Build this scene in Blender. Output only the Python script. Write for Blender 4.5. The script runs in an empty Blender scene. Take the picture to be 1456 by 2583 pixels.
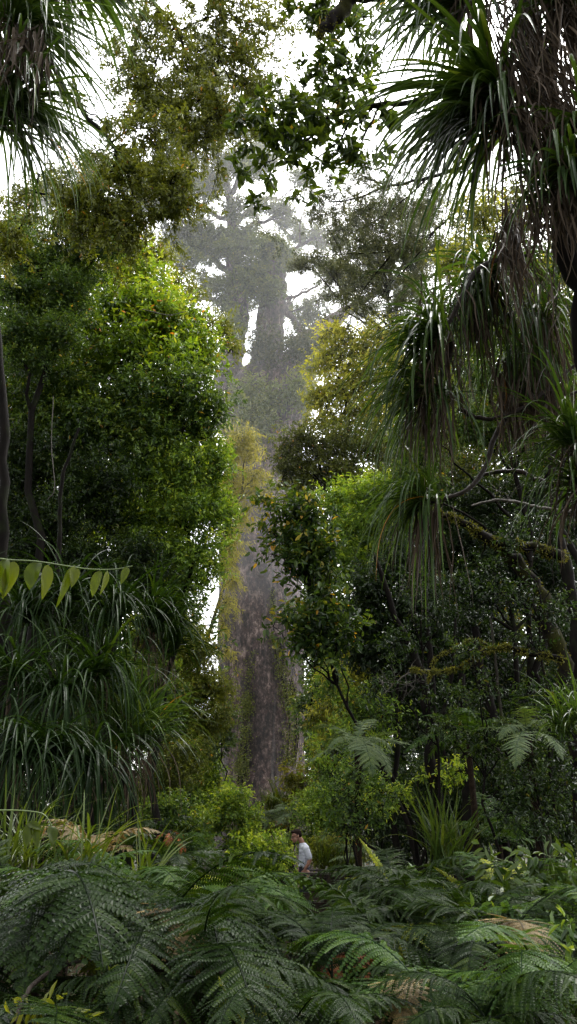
import bpy, bmesh, math, random
import numpy as np
from mathutils import Vector, Matrix, Quaternion

# ------------------------------------------------------------------ basics
scene = bpy.context.scene
COL = scene.collection
PITCH = math.radians(20.6)
F = 2149.0                       # focal length in photograph pixels
CAM = np.array([0.0, 0.0, 2.2])
cp, sp = math.cos(PITCH), math.sin(PITCH)
PI = math.pi


def at(px, py, Y):
    """world point that lies at depth Y in the direction of a photograph pixel"""
    a, b = (px - 728.0) / F, (1291.5 - py) / F
    d = np.array([a, cp - b * sp, sp + b * cp])
    return CAM + d * (Y / d[1])


def ppm(px, py, Y):
    b = (1291.5 - py) / F
    return F * (cp - b * sp) / Y


def gz(x, y):
    return 0.12 * math.sin(x * .7 + 1) * math.cos(y * .5) + 0.08 * math.sin(x * 1.9 + y * 1.3)


def nrm(v):
    return v / np.maximum(np.linalg.norm(v, axis=-1, keepdims=True), 1e-9)


class MB:
    """collects quads, builds ONE mesh object"""
    def __init__(s):
        s.v, s.f, s.t, s.n = [], [], [], 0

    def add(s, v, f, t=0.5):
        v = np.asarray(v, float).reshape(-1, 3)
        s.v.append(v)
        s.f.append(np.asarray(f, np.int64).reshape(-1, 4) + s.n)
        s.t.append(np.broadcast_to(np.asarray(t, float), (len(v),)).copy())
        s.n += len(v)

    def tube(s, pts, rad, sides=6, t=0.5):
        pts = np.asarray(pts, float)
        k = len(pts)
        rad = np.broadcast_to(np.asarray(rad, float), (k,))
        tan = nrm(np.gradient(pts, axis=0))
        ref = np.array([0.31, 0.22, 0.92]) if abs(tan[:, 2]).mean() < .8 else np.array([.9, .3, .1])
        a = nrm(np.cross(tan, ref))
        b = np.cross(tan, a)
        ang = np.arange(sides) * 2 * PI / sides
        ring = pts[:, None] + rad[:, None, None] * (np.cos(ang)[None, :, None] * a[:, None] + np.sin(ang)[None, :, None] * b[:, None])
        i = np.arange(k - 1)[:, None] * sides
        j = np.arange(sides)[None]
        jn = (j + 1) % sides
        f = np.stack([i + j, i + jn, i + sides + jn, i + sides + j], -1).reshape(-1, 4)
        s.add(ring.reshape(-1, 3), f, t)

    def box(s, c, size, rot=0.0, t=0.5):
        h = np.asarray(size) / 2
        v = np.array([[x, y, z] for x in (-1, 1) for y in (-1, 1) for z in (-1, 1)], float) * h
        cr, sr = math.cos(rot), math.sin(rot)
        v = np.stack([v[:, 0] * cr - v[:, 1] * sr, v[:, 0] * sr + v[:, 1] * cr, v[:, 2]], 1) + np.asarray(c)
        s.add(v, [[0, 1, 3, 2], [4, 6, 7, 5], [0, 4, 5, 1], [2, 3, 7, 6], [0, 2, 6, 4], [1, 5, 7, 3]], t)

    def leaves(s, P, D, N, L, W, tint, fold=.25, bend=.2):
        """six-point folded leaves, two quads each"""
        n = len(P)
        L = np.broadcast_to(L, (n,))[:, None]
        W = np.broadcast_to(W, (n,))[:, None] * .5
        D = nrm(D)
        S = nrm(np.cross(D, N))
        N = np.cross(S, D)
        b = P
        t = P + D * L - N * (bend * L)
        up = N * (fold * W)
        l1 = P + D * L * .28 - S * W * .85 + up
        l2 = P + D * L * .66 - S * W * .8 + up - N * (bend * L * .35)
        r1 = P + D * L * .28 + S * W * .85 + up
        r2 = P + D * L * .66 + S * W * .8 + up - N * (bend * L * .35)
        v = np.stack([b, l1, l2, t, r1, r2], 1).reshape(-1, 3)
        o = np.arange(n)[:, None] * 6
        f = np.concatenate([o + np.array([[0, 3, 2, 1]]), o + np.array([[0, 4, 5, 3]])])
        s.add(v, f, np.repeat(np.broadcast_to(tint, (n,)), 6))

    def mesh(s, name, mat, base=None, smooth=False):
        v = np.concatenate(s.v)
        f = np.concatenate(s.f)
        if base is not None:
            v = v - np.asarray(base)
        m = bpy.data.meshes.new(name)
        m.vertices.add(len(v))
        m.vertices.foreach_set('co', v.astype(np.float32).ravel())
        m.loops.add(f.size)
        m.loops.foreach_set('vertex_index', f.astype(np.int32).ravel())
        m.polygons.add(len(f))
        m.polygons.foreach_set('loop_start', (np.arange(len(f)) * 4).astype(np.int32))
        m.polygons.foreach_set('use_smooth', np.full(len(f), smooth))
        a = m.attributes.new('tint', 'FLOAT', 'POINT')
        a.data.foreach_set('value', np.concatenate(s.t).astype(np.float32))
        m.update(calc_edges=True)
        m.materials.append(mat)
        return m

    def build(s, name, mat, parent=None, smooth=False):
        base = np.array(parent.location) if parent is not None else None
        o = bpy.data.objects.new(name, s.mesh(name, mat, base, smooth))
        COL.objects.link(o)
        o.parent = parent
        return o


def tag(o, label=None, cat=None, group=None, kind=None):
    for k, v in (('label', label), ('category', cat), ('group', group), ('kind', kind)):
        if v:
            o[k] = v
    return o


def thing(name, label, cat, loc, group=None):
    o = bpy.data.objects.new(name, None)
    COL.objects.link(o)
    o.location = [float(c) for c in loc]
    o.empty_display_size = .2
    return tag(o, label, cat, group)


# ------------------------------------------------------------------ materials
def new_mat(name):
    m = bpy.data.materials.new(name)
    m.use_nodes = True
    nt = m.node_tree
    nt.nodes.clear()
    out = nt.nodes.new('ShaderNodeOutputMaterial')
    return m, nt, out


def rgba(c):
    return (c[0], c[1], c[2], 1)


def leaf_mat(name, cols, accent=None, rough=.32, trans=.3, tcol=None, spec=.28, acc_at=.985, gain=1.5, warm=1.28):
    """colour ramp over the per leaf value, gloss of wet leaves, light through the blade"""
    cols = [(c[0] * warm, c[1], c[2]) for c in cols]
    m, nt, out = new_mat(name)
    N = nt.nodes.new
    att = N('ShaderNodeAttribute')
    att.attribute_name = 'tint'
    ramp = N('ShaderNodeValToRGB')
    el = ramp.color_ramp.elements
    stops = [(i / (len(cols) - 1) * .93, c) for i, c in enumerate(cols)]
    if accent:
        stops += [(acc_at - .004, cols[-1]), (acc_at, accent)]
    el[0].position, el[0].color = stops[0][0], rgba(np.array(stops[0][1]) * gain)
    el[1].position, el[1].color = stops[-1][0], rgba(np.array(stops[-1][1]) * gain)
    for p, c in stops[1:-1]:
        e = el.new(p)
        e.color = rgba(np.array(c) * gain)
    nt.links.new(att.outputs['Fac'], ramp.inputs[0])
    pb = N('ShaderNodeBsdfPrincipled')
    pb.inputs['Roughness'].default_value = rough
    pb.inputs['Specular IOR Level'].default_value = spec
    nt.links.new(ramp.outputs[0], pb.inputs['Base Color'])
    if trans > 0:
        tr = N('ShaderNodeBsdfTranslucent')
        mul = N('ShaderNodeMix')
        mul.data_type = 'RGBA'
        mul.blend_type = 'MULTIPLY'
        mul.inputs[0].default_value = 1
        nt.links.new(ramp.outputs[0], mul.inputs[6])
        mul.inputs[7].default_value = rgba(tcol or (1.7, 1.6, .5))
        nt.links.new(mul.outputs[2], tr.inputs[0])
        mx = N('ShaderNodeMixShader')
        mx.inputs[0].default_value = trans
        nt.links.new(pb.outputs[0], mx.inputs[1])
        nt.links.new(tr.outputs[0], mx.inputs[2])
        nt.links.new(mx.outputs[0], out.inputs[0])
    else:
        nt.links.new(pb.outputs[0], out.inputs[0])
    return m


def bark_mat(name, c0, c1, moss=None, moss_amt=.45, scale=6, stretch=.25, rough=.6, bump=.6, dist=.02):
    m, nt, out = new_mat(name)
    N = nt.nodes.new
    tc = N('ShaderNodeTexCoord')
    mp = N('ShaderNodeMapping')
    mp.inputs['Scale'].default_value = (scale, scale, scale * stretch)
    nt.links.new(tc.outputs['Object'], mp.inputs[0])
    no = N('ShaderNodeTexNoise')
    no.inputs['Scale'].default_value = 1.6
    no.inputs['Detail'].default_value = 8
    no.inputs['Roughness'].default_value = .7
    nt.links.new(mp.outputs[0], no.inputs[0])
    rp = N('ShaderNodeValToRGB')
    rp.color_ramp.elements[0].position, rp.color_ramp.elements[0].color = .32, rgba(c0)
    rp.color_ramp.elements[1].position, rp.color_ramp.elements[1].color = .7, rgba(c1)
    nt.links.new(no.outputs[0], rp.inputs[0])
    col = rp.outputs[0]
    if moss:
        n2 = N('ShaderNodeTexNoise')
        n2.inputs['Scale'].default_value = scale * .45
        n2.inputs['Detail'].default_value = 5
        nt.links.new(tc.outputs['Object'], n2.inputs[0])
        r2 = N('ShaderNodeValToRGB')
        r2.color_ramp.elements[0].position = 1 - moss_amt - .12
        r2.color_ramp.elements[1].position = 1 - moss_amt + .06
        nt.links.new(n2.outputs[0], r2.inputs[0])
        mx = N('ShaderNodeMix')
        mx.data_type = 'RGBA'
        nt.links.new(r2.outputs[0], mx.inputs[0])
        nt.links.new(col, mx.inputs[6])
        mx.inputs[7].default_value = rgba(moss)
        col = mx.outputs[2]
    pb = N('ShaderNodeBsdfPrincipled')
    pb.inputs['Roughness'].default_value = rough
    pb.inputs['Specular IOR Level'].default_value = .07
    nt.links.new(col, pb.inputs['Base Color'])
    bp = N('ShaderNodeBump')
    bp.inputs['Strength'].default_value = bump
    bp.inputs['Distance'].default_value = dist
    nt.links.new(no.outputs[0], bp.inputs['Height'])
    nt.links.new(bp.outputs[0], pb.inputs['Normal'])
    nt.links.new(pb.outputs[0], out.inputs[0])
    return m


def plain_mat(name, c, rough=.6, noise=.0, scale=20, spec=.5):
    m, nt, out = new_mat(name)
    N = nt.nodes.new
    pb = N('ShaderNodeBsdfPrincipled')
    pb.inputs['Roughness'].default_value = rough
    pb.inputs['Specular IOR Level'].default_value = spec
    tc = N('ShaderNodeTexCoord')
    no = N('ShaderNodeTexNoise')
    no.inputs['Scale'].default_value = scale
    no.inputs['Detail'].default_value = 6
    nt.links.new(tc.outputs['Object'], no.inputs[0])
    rp = N('ShaderNodeValToRGB')
    c = np.array(c)
    rp.color_ramp.elements[0].position, rp.color_ramp.elements[0].color = .3, rgba(c * (1 - noise))
    rp.color_ramp.elements[1].position, rp.color_ramp.elements[1].color = .7, rgba(c * (1 + noise))
    nt.links.new(no.outputs[0], rp.inputs[0])
    nt.links.new(rp.outputs[0], pb.inputs['Base Color'])
    nt.links.new(pb.outputs[0], out.inputs[0])
    return m


MT = {}
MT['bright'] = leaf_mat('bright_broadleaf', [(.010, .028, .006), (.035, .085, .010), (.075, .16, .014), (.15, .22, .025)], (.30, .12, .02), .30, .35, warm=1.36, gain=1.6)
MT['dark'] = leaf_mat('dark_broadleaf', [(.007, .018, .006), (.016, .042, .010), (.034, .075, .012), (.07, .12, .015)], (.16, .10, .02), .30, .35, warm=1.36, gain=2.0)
MT['deep'] = leaf_mat('deep_shade_leaf', [(.004, .010, .004), (.010, .026, .007), (.022, .05, .009), (.05, .09, .012)], (.08, .08, .015), .34, .3, warm=1.25, gain=1.15)  # deep shade of the understorey is put into these darker colours
MT['shade'] = leaf_mat('leaf_painted_shade', [(.004, .010, .003), (.009, .024, .006), (.018, .044, .008), (.045, .085, .012)], (.10, .09, .015), .32, .3, warm=1.2, gain=.95, spec=.3)  # leaf colour darkened; stands in for canopy shade that is not built
MT['olive'] = leaf_mat('olive_leaf', [(.018, .024, .006), (.045, .055, .010), (.085, .10, .015), (.14, .15, .022)], (.24, .12, .02), .36, .3, warm=1.0, gain=1.6)
MT['gold'] = leaf_mat('golden_leaf', [(.026, .036, .008), (.075, .088, .014), (.145, .16, .02), (.25, .25, .03)], (.3, .2, .03), .38, .3, warm=1.08, gain=2.3)
MT['needle'] = leaf_mat('yellow_needle', [(.05, .055, .014), (.11, .105, .022), (.19, .17, .035), (.27, .24, .05)], None, .5, .3, gain=1.9, warm=.98)
MT['finehaze'] = leaf_mat('fine_leaf_painted_haze', [(.012, .016, .010), (.024, .032, .016), (.045, .055, .025), (.07, .08, .035)], None, .45, .25, gain=2.0, warm=1.1)  # greyed and lightened: haze is put into the leaf colour
MT['kauri'] = leaf_mat('kauri_leaf', [(.012, .020, .010), (.028, .042, .016), (.05, .068, .022), (.085, .10, .03)], (.11, .10, .03), .4, .25, gain=2.7, warm=1.1)
MT['big'] = leaf_mat('large_glossy_leaf', [(.008, .018, .006), (.018, .040, .009), (.036, .070, .012), (.07, .12, .016)], (.22, .15, .02), .25, .4, acc_at=.975)
MT['tips'] = leaf_mat('large_leaf_yellow_tips', [(.008, .020, .007), (.018, .045, .010), (.045, .085, .014), (.22, .21, .03)], (.35, .20, .03), .24, .35)
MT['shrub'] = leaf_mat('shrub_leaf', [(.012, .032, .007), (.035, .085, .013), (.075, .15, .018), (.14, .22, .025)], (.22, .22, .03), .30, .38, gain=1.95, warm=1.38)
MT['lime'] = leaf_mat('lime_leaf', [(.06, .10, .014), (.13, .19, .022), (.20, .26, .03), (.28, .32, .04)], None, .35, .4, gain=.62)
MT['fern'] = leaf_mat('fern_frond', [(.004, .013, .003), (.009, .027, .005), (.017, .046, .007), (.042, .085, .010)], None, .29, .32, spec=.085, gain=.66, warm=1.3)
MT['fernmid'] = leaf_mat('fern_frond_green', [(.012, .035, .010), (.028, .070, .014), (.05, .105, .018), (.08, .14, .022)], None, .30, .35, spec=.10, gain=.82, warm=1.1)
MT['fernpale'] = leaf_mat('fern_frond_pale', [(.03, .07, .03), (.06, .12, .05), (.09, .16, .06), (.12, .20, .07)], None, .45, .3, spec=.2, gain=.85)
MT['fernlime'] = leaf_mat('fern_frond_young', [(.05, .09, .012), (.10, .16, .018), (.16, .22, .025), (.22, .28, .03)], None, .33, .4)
MT['ferndead'] = leaf_mat('fern_frond_dying', [(.035, .025, .012), (.07, .05, .02), (.11, .08, .03), (.16, .12, .05)], None, .5, .25, (1.4, 1.2, .7), warm=1)
MT['fernrust'] = leaf_mat('fern_frond_rust', [(.06, .018, .008), (.13, .04, .014), (.2, .07, .022), (.26, .1, .03)], None, .6, .2, (1.3, 1, .7), warm=1)
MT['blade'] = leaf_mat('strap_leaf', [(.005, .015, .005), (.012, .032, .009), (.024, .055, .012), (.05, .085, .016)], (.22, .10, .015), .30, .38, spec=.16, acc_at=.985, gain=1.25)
MT['bladedark'] = leaf_mat('strap_leaf_shaded', [(.003, .010, .003), (.008, .024, .005), (.017, .044, .007), (.04, .075, .012)], (.16, .08, .015), .40, .25, spec=.06, acc_at=.985, gain=.95)  # darker copy of the strap leaf, shade put into its colours
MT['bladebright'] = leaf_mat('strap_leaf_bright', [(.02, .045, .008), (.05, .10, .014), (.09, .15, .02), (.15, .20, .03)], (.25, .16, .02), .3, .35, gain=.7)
MT['deadblade'] = leaf_mat('dead_strap_leaf', [(.020, .014, .009), (.055, .039, .025), (.10, .075, .052), (.17, .135, .10)], (.15, .07, .02), .55, .12, (1.3, 1.1, .8), spec=.1, gain=.72, warm=1)
MT['moss'] = leaf_mat('moss', [(.02, .022, .005), (.05, .055, .008), (.09, .09, .012), (.13, .12, .018)], None, .8, .2, warm=1)
MT['vineleaf'] = leaf_mat('hanging_leaf', [(.03, .06, .008), (.06, .11, .012), (.09, .15, .016), (.12, .18, .02)], None, .25, .5, (2.0, 2.0, .25), spec=.14, gain=.5)
MT['kauribark'] = None
MT['bark'] = bark_mat('dark_wet_bark', (.0025, .002, .0016), (.0085, .0065, .005), (.009, .012, .004), .35, 7, .3, .8)
MT['mossbark'] = bark_mat('mossy_bark', (.004, .003, .0025), (.010, .008, .006), (.024, .024, .006), .40, 7, .5, .8)
MT['lichbark'] = bark_mat('lichen_bark', (.01, .008, .006), (.05, .046, .036), (.03, .036, .012), .4, 9, .4, .75)
MT['vine'] = bark_mat('vine_bark', (.012, .009, .007), (.04, .032, .026), None, .3, 18, .5)
MT['greystem'] = bark_mat('pale_stem', (.05, .045, .04), (.14, .125, .11), None, .3, 18, .5)
MT['greenstem'] = plain_mat('green_stem', (.06, .09, .015), .35, .3)
MT['fernstem'] = plain_mat('fern_stem', (.022, .018, .010), .5, .4)
MT['trunkfern'] = bark_mat('fern_trunk', (.006, .004, .003), (.03, .02, .012), None, .3, 22, .6, .9, 1)
MT['timber'] = bark_mat('wet_timber', (.012, .009, .007), (.04, .03, .022), None, .3, 9, 1, .42, .3, .004)


def kauri_bark():
    m, nt, out = new_mat('kauri_bark')
    N = nt.nodes.new
    L = nt.links.new
    tc = N('ShaderNodeTexCoord')

    def noise(sc, scale, det=8, rough=.65):
        mp = N('ShaderNodeMapping')
        mp.inputs['Scale'].default_value = sc
        L(tc.outputs['Object'], mp.inputs[0])
        n = N('ShaderNodeTexNoise')
        n.inputs['Scale'].default_value = scale
        n.inputs['Detail'].default_value = det
        n.inputs['Roughness'].default_value = rough
        L(mp.outputs[0], n.inputs[0])
        return n.outputs[0]

    def ramp(src, stops):
        r = N('ShaderNodeValToRGB')
        e = r.color_ramp.elements
        e[0].position, e[0].color = stops[0][0], rgba(stops[0][1])
        e[1].position, e[1].color = stops[-1][0], rgba(stops[-1][1])
        for p, c in stops[1:-1]:
            x = e.new(p)
            x.color = rgba(c)
        L(src, r.inputs[0])
        return r.outputs[0]

    def mix(fac, a, b, mode='MIX'):
        x = N('ShaderNodeMix')
        x.data_type = 'RGBA'
        x.blend_type = mode
        if isinstance(fac, float):
            x.inputs[0].default_value = fac
        else:
            L(fac, x.inputs[0])
        L(a, x.inputs[6])
        if isinstance(b, tuple):
            x.inputs[7].default_value = rgba(b)
        else:
            L(b, x.inputs[7])
        return x.outputs[2]
    fine = noise((1, 1, .55), 4.6, 10, .8)
    big = noise((1.2, 1.2, .38), .9, 8, .7)
    flake = N('ShaderNodeTexVoronoi')
    flake.inputs['Scale'].default_value = 6.5
    L(tc.outputs['Object'], flake.inputs[0])
    c = ramp(fine, [(.39, (.006, .004, .0034)), (.46, (.040, .023, .018)), (.52, (.105, .067, .055)), (.61, (.36, .27, .235))])
    c2 = ramp(big, [(.36, (.30, .25, .25)), (.52, (.85, .80, .80)), (.66, (1.9, 1.85, 1.85))])
    c = mix(1.0, c, c2, 'MULTIPLY')
    red = ramp(noise((1, 1, .8), 2.4, 7, .7), [(.56, (0, 0, 0)), (.66, (1, 1, 1))])
    c = mix(red, c, (.085, .040, .034))
    streak = ramp(noise((2.2, 2.2, .10), 1.3, 5, .6), [(.60, (0, 0, 0)), (.72, (.55, .55, .55))])
    c = mix(streak, c, (.24, .22, .215))
    green = ramp(noise((1.4, 1.4, .12), .8, 7, .7), [(.62, (0, 0, 0)), (.72, (.4, .4, .4))])
    c = mix(green, c, (.05, .05, .024))
    vm = ramp(flake.outputs['Distance'], [(.0, (1.15, 1.15, 1.15)), (.5, (.75, .75, .75))])
    c = mix(1.0, c, vm, 'MULTIPLY')
    pb = N('ShaderNodeBsdfPrincipled')
    pb.inputs['Roughness'].default_value = .62
    L(c, pb.inputs['Base Color'])
    bp = N('ShaderNodeBump')
    bp.inputs['Strength'].default_value = .9
    bp.inputs['Distance'].default_value = .25
    L(fine, bp.inputs['Height'])
    L(bp.outputs[0], pb.inputs['Normal'])
    L(pb.outputs[0], out.inputs[0])
    return m


MT['kauribark'] = kauri_bark()


# ------------------------------------------------------------------ foliage
def wob(rng, a, b, n=7, amp=.06):
    """wandering line between two points"""
    a, b = np.asarray(a, float), np.asarray(b, float)
    t = np.linspace(0, 1, n)[:, None]
    L = np.linalg.norm(b - a)
    off = rng.normal(0, amp * L, (n, 3)) * np.sin(t * PI)
    off = (off + np.roll(off, 1, 0) + np.roll(off, -1, 0)) / 2.2
    off[0] = off[-1] = 0
    return a + (b - a) * t + off


def smooth_path(pts, n=None):
    """Catmull-Rom through the points"""
    P = np.asarray(pts, float)
    if len(P) < 3:
        t = np.linspace(0, 1, n or 6)[:, None]
        return P[0] + (P[-1] - P[0]) * t
    Q = np.vstack([2 * P[0] - P[1], P, 2 * P[-1] - P[-2]])
    out = []
    k = 5
    for i in range(1, len(Q) - 2):
        p0, p1, p2, p3 = Q[i - 1], Q[i], Q[i + 1], Q[i + 2]
        for t in np.arange(k) / k:
            out.append(.5 * ((2 * p1) + (-p0 + p2) * t + (2 * p0 - 5 * p1 + 4 * p2 - p3) * t * t + (-p0 + 3 * p1 - 3 * p2 + p3) * t ** 3))
    out.append(P[-1])
    return np.array(out)


def sphere(rng, n):
    return nrm(rng.normal(size=(n, 3)))


def twig_leaves(mb, rng, P, D, L, W, k, tl, tint, up=.8, droop=.1, spread=.85, fold=.25, bend=.2, jit=.13):
    """k leaves along each twig that starts at P and points along D"""
    n = len(P)
    D = nrm(D)
    j = (np.arange(k) + .4) / k
    pos = P[:, None] + D[:, None] * (tl * j)[None, :, None]
    perp = nrm(np.cross(D[:, None], rng.normal(size=(n, k, 3))))
    d = D[:, None] * .55 + perp * spread + np.array([0, 0, -droop])
    nn = np.array([0, 0, up]) + rng.normal(0, .55, (n, k, 3))
    sz = rng.uniform(.65, 1.2, (n * k))
    tt = np.repeat(tint, k) + rng.normal(0, jit, n * k) + np.tile((j - .5) * .22, n)
    acc = rng.random(n * k) < .008
    tt = np.clip(tt, .02, .95)
    tt[acc] = 1.0
    mb.leaves(pos.reshape(-1, 3), d.reshape(-1, 3), nn.reshape(-1, 3), L * sz, W * sz, tt, fold, bend)


def clump_geo(c, Y):
    px, py, rx, ry = c[:4]
    y = Y + (c[4] if len(c) > 4 else 0)
    s = ppm(px, py, y)
    ctr = at(px, py, y)
    rx, rz = rx / s, ry / s
    return ctr, np.array([rx, .75 * (rx + rz) / 2, rz]), (c[5] if len(c) > 5 else 0.0)


def crown_tree(name, label, cat, clumps, Y, lpx, wpx, mat, seed, cov=5.0, base=None, r0=.12, bark='bark', group=None,
               sub=20, k=7, droop=.1, up=.8, shell=.55, crown='crown', stem='trunk', limbs=True, tbase=.42, bend=.2, flat=.6, twigs=0, sr_=(.14, .46)):
    """tree or shrub: stem and limbs in one mesh, leafy crown in another, under one Empty"""
    rng = np.random.default_rng(seed)
    geo = [clump_geo(c, Y) for c in clumps]
    cen = np.mean([g[0] for g in geo], 0)
    if base is None:
        base = (cen[0], cen[1] + .3, gz(cen[0], cen[1]) - .05)
    elif len(base) == 2:
        base = (base[0], base[1], gz(*base) - .05)
    base = np.asarray(base, float)
    root = thing(name, label, cat, base, group)
    s0 = ppm(clumps[0][0], clumps[0][1], Y)
    L, W = lpx / s0, wpx / s0
    mb, tb = MB(), MB()
    # stem up to the middle of the crown, limbs to every clump
    top = cen.copy()
    zs = [g[0][2] for g in geo]
    top[2] = np.percentile(zs, 60)
    if limbs:
        r0 = r0 * .62
        main = wob(rng, base, top, 12, .035)
        tb.tube(main, np.linspace(r0, r0 * .3, 12), 8)
    for ci, (ctr, R, dt) in enumerate(geo):
        if limbs:
            # leave the main stem below the clump
            tz = (ctr[2] - .9 * np.linalg.norm(ctr[:2] - cen[:2]) - base[2]) / max(top[2] - base[2], .1)
            i0 = int(np.clip(tz * 11, 2, 10))
            limb = wob(rng, main[i0], ctr, 9, .07)
            tb.tube(limb, np.linspace(r0 * .38, r0 * .10, 9), 6)
        a = PI * R[0] * R[2]
        nleaf = cov * a / (.62 * L * W)
        ntw = max(6, int(nleaf / k))
        u = sphere(rng, sub)
        sc = ctr + u * R * rng.uniform(.2, 1.05, (sub, 1))
        sr = R.mean() * rng.uniform(*sr_, (sub, 1))
        if limbs:
            for q in range(sub):
                w = wob(rng, ctr + (sc[q] - ctr) * .05, sc[q] + u[q] * sr[q] * .5, 6, .09)
                tb.tube(w, np.linspace(r0 * .10, max(r0 * .025, .004), 6), 4)
        which = rng.integers(0, sub, ntw)
        v = sphere(rng, ntw)
        rad = rng.random((ntw, 1)) ** shell
        P = sc[which] + v * sr[which] * rad * np.array([1, 1, flat])
        D = v * .9 + np.array([0, 0, .25 - droop * 2]) + rng.normal(0, .45, (ntw, 3))
        far = rng.random(ntw) < .14                      # loose sprays that break the outline
        P[far] += (v[far] + u[which[far]] * .6) * R.mean() * rng.uniform(.05, .32, (far.sum(), 1))
        st = rng.normal(0, .13, sub)
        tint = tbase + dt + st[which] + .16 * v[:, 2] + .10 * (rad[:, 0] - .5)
        tl = L * k * .42
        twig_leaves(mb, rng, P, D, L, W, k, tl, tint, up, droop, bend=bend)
        if twigs:
            for q in rng.integers(0, ntw, twigs):
                tb.tube(np.stack([sc[which[q]], (sc[which[q]] + P[q]) / 2 + rng.normal(0, .05 * R.mean(), 3), P[q] + D[q] / np.linalg.norm(D[q]) * tl]), [r0 * .05, r0 * .035, r0 * .02], 3)
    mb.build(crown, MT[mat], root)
    if limbs:
        tb.build(stem, MT[bark], root, True)
    return root


def ribbons(mb, rng, P, D, L, W, seg=9, grav=.16, tint=.5, vfold=.35, jit=.14, twist=.0, gvar=.5, wav=0.0):
    """arching strap leaves from P along D, three points across"""
    n = len(P)
    D = nrm(np.asarray(D, float))
    L = np.broadcast_to(L, (n,))
    W = np.broadcast_to(W, (n,))
    g = grav * rng.uniform(1 - gvar, 1 + gvar, n)
    rows = []
    p, d = P.copy(), D.copy()
    side0 = nrm(np.cross(D, np.array([0, 0, 1.0]) + rng.normal(0, .12, (n, 3))))
    for i in range(seg + 1):
        s = i / seg
        w = W * (1 - s ** 2.2) * min(1, .55 + s * 2) * .5 + .0006
        side = nrm(side0 + twist * s * rng.normal(0, 1, (n, 3)) * .3)
        nr = nrm(np.cross(side, d))
        up = nr * (w * vfold)[:, None]
        rows.append(np.stack([p - side * w[:, None] + up, p, p + side * w[:, None] + up], 1))
        p = p + d * (L / seg)[:, None]
        d = nrm(d + np.array([0, 0, -1.0]) * (g * (1 + s))[:, None] + rng.normal(0, wav + 1e-6, (n, 3)))
    v = np.stack(rows, 1)            # n, seg+1, 3, 3
    m = (seg + 1) * 3
    o = np.arange(n)[:, None, None] * m
    i = np.arange(seg)[None, :, None] * 3
    c = np.arange(2)[None, None]
    q = o + i + c
    f = np.stack([q, q + 1, q + 4, q + 3], -1).reshape(-1, 4)
    tt = np.clip(tint + rng.normal(0, jit, n), .02, .95)
    tt[rng.random(n) < .003] = 1.0
    mb.add(v.reshape(-1, 3), f, np.repeat(tt, m))


def strap_plant(name, label, cat, heads, Y, seed, n=150, lpx=330, wpx=11, mat='blade', dead=40, dead_lpx=260, stem=None, stem_r=.03,
                bias=(0, 0, .5), grav=.17, group=None, base=None, spread=1.0, stem_mat='vine', seg=10, dead_tint=.5, tint=.45, dead_w=1.0, dead_spread=.35, el=(-.15, 1.45)):
    """perching or ground plant with tufts of arching strap leaves; heads: list of (px, py[, dY, scale])"""
    rng = np.random.default_rng(seed)
    pts = [at(h[0], h[1], Y + (h[2] if len(h) > 2 else 0)) for h in heads]
    root = thing(name, label, cat, base if base is not None else pts[0], group)
    mb, db, sb = MB(), MB(), MB()
    for h, c in zip(heads, pts):
        sc = h[3] if len(h) > 3 else 1.0
        s = ppm(h[0], h[1], Y)
        nn = int(n * (sc ** .5))
        az = rng.random(nn) * 2 * PI
        ev = rng.uniform(el[0], el[1], nn)
        D = np.stack([np.cos(az) * np.cos(ev), np.sin(az) * np.cos(ev), np.sin(ev)], 1) * spread + np.asarray(bias)
        P = c + rng.normal(0, 12 / s, (nn, 3))
        L = lpx * sc / s * rng.uniform(.5, 1.15, nn)
        ribbons(mb, rng, P, D, L, wpx / s * rng.uniform(.7, 1.2, nn), seg, grav, tint)
        nd = int(dead * sc)
        if nd:
            D = np.stack([rng.normal(0, dead_spread, nd), rng.normal(0, dead_spread, nd), np.full(nd, -.6)], 1) + np.asarray(bias) * .15
            P = c + rng.normal(0, 16 / s, (nd, 3)) + np.array([0, 0, -10 / s])
            L = dead_lpx * sc / s * rng.uniform(.35, 1.1, nd)
            ribbons(db, rng, P, D, L, wpx * .9 * dead_w / s * rng.uniform(.5, 1.1, nd), 7, .25, dead_tint, .8, .2, .6, wav=.09)
    mb.build('strap_leaves', MT[mat], root)
    if dead:
        db.build('dead_leaves', MT['deadblade'], root)
    if stem is not None:
        for st in stem:
            path = smooth_path(st)
            sb.tube(path, np.linspace(stem_r * 1.25, stem_r * .8, len(path)), 8)
        sb.build('stem', MT[stem_mat], root, True)
    return root


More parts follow.
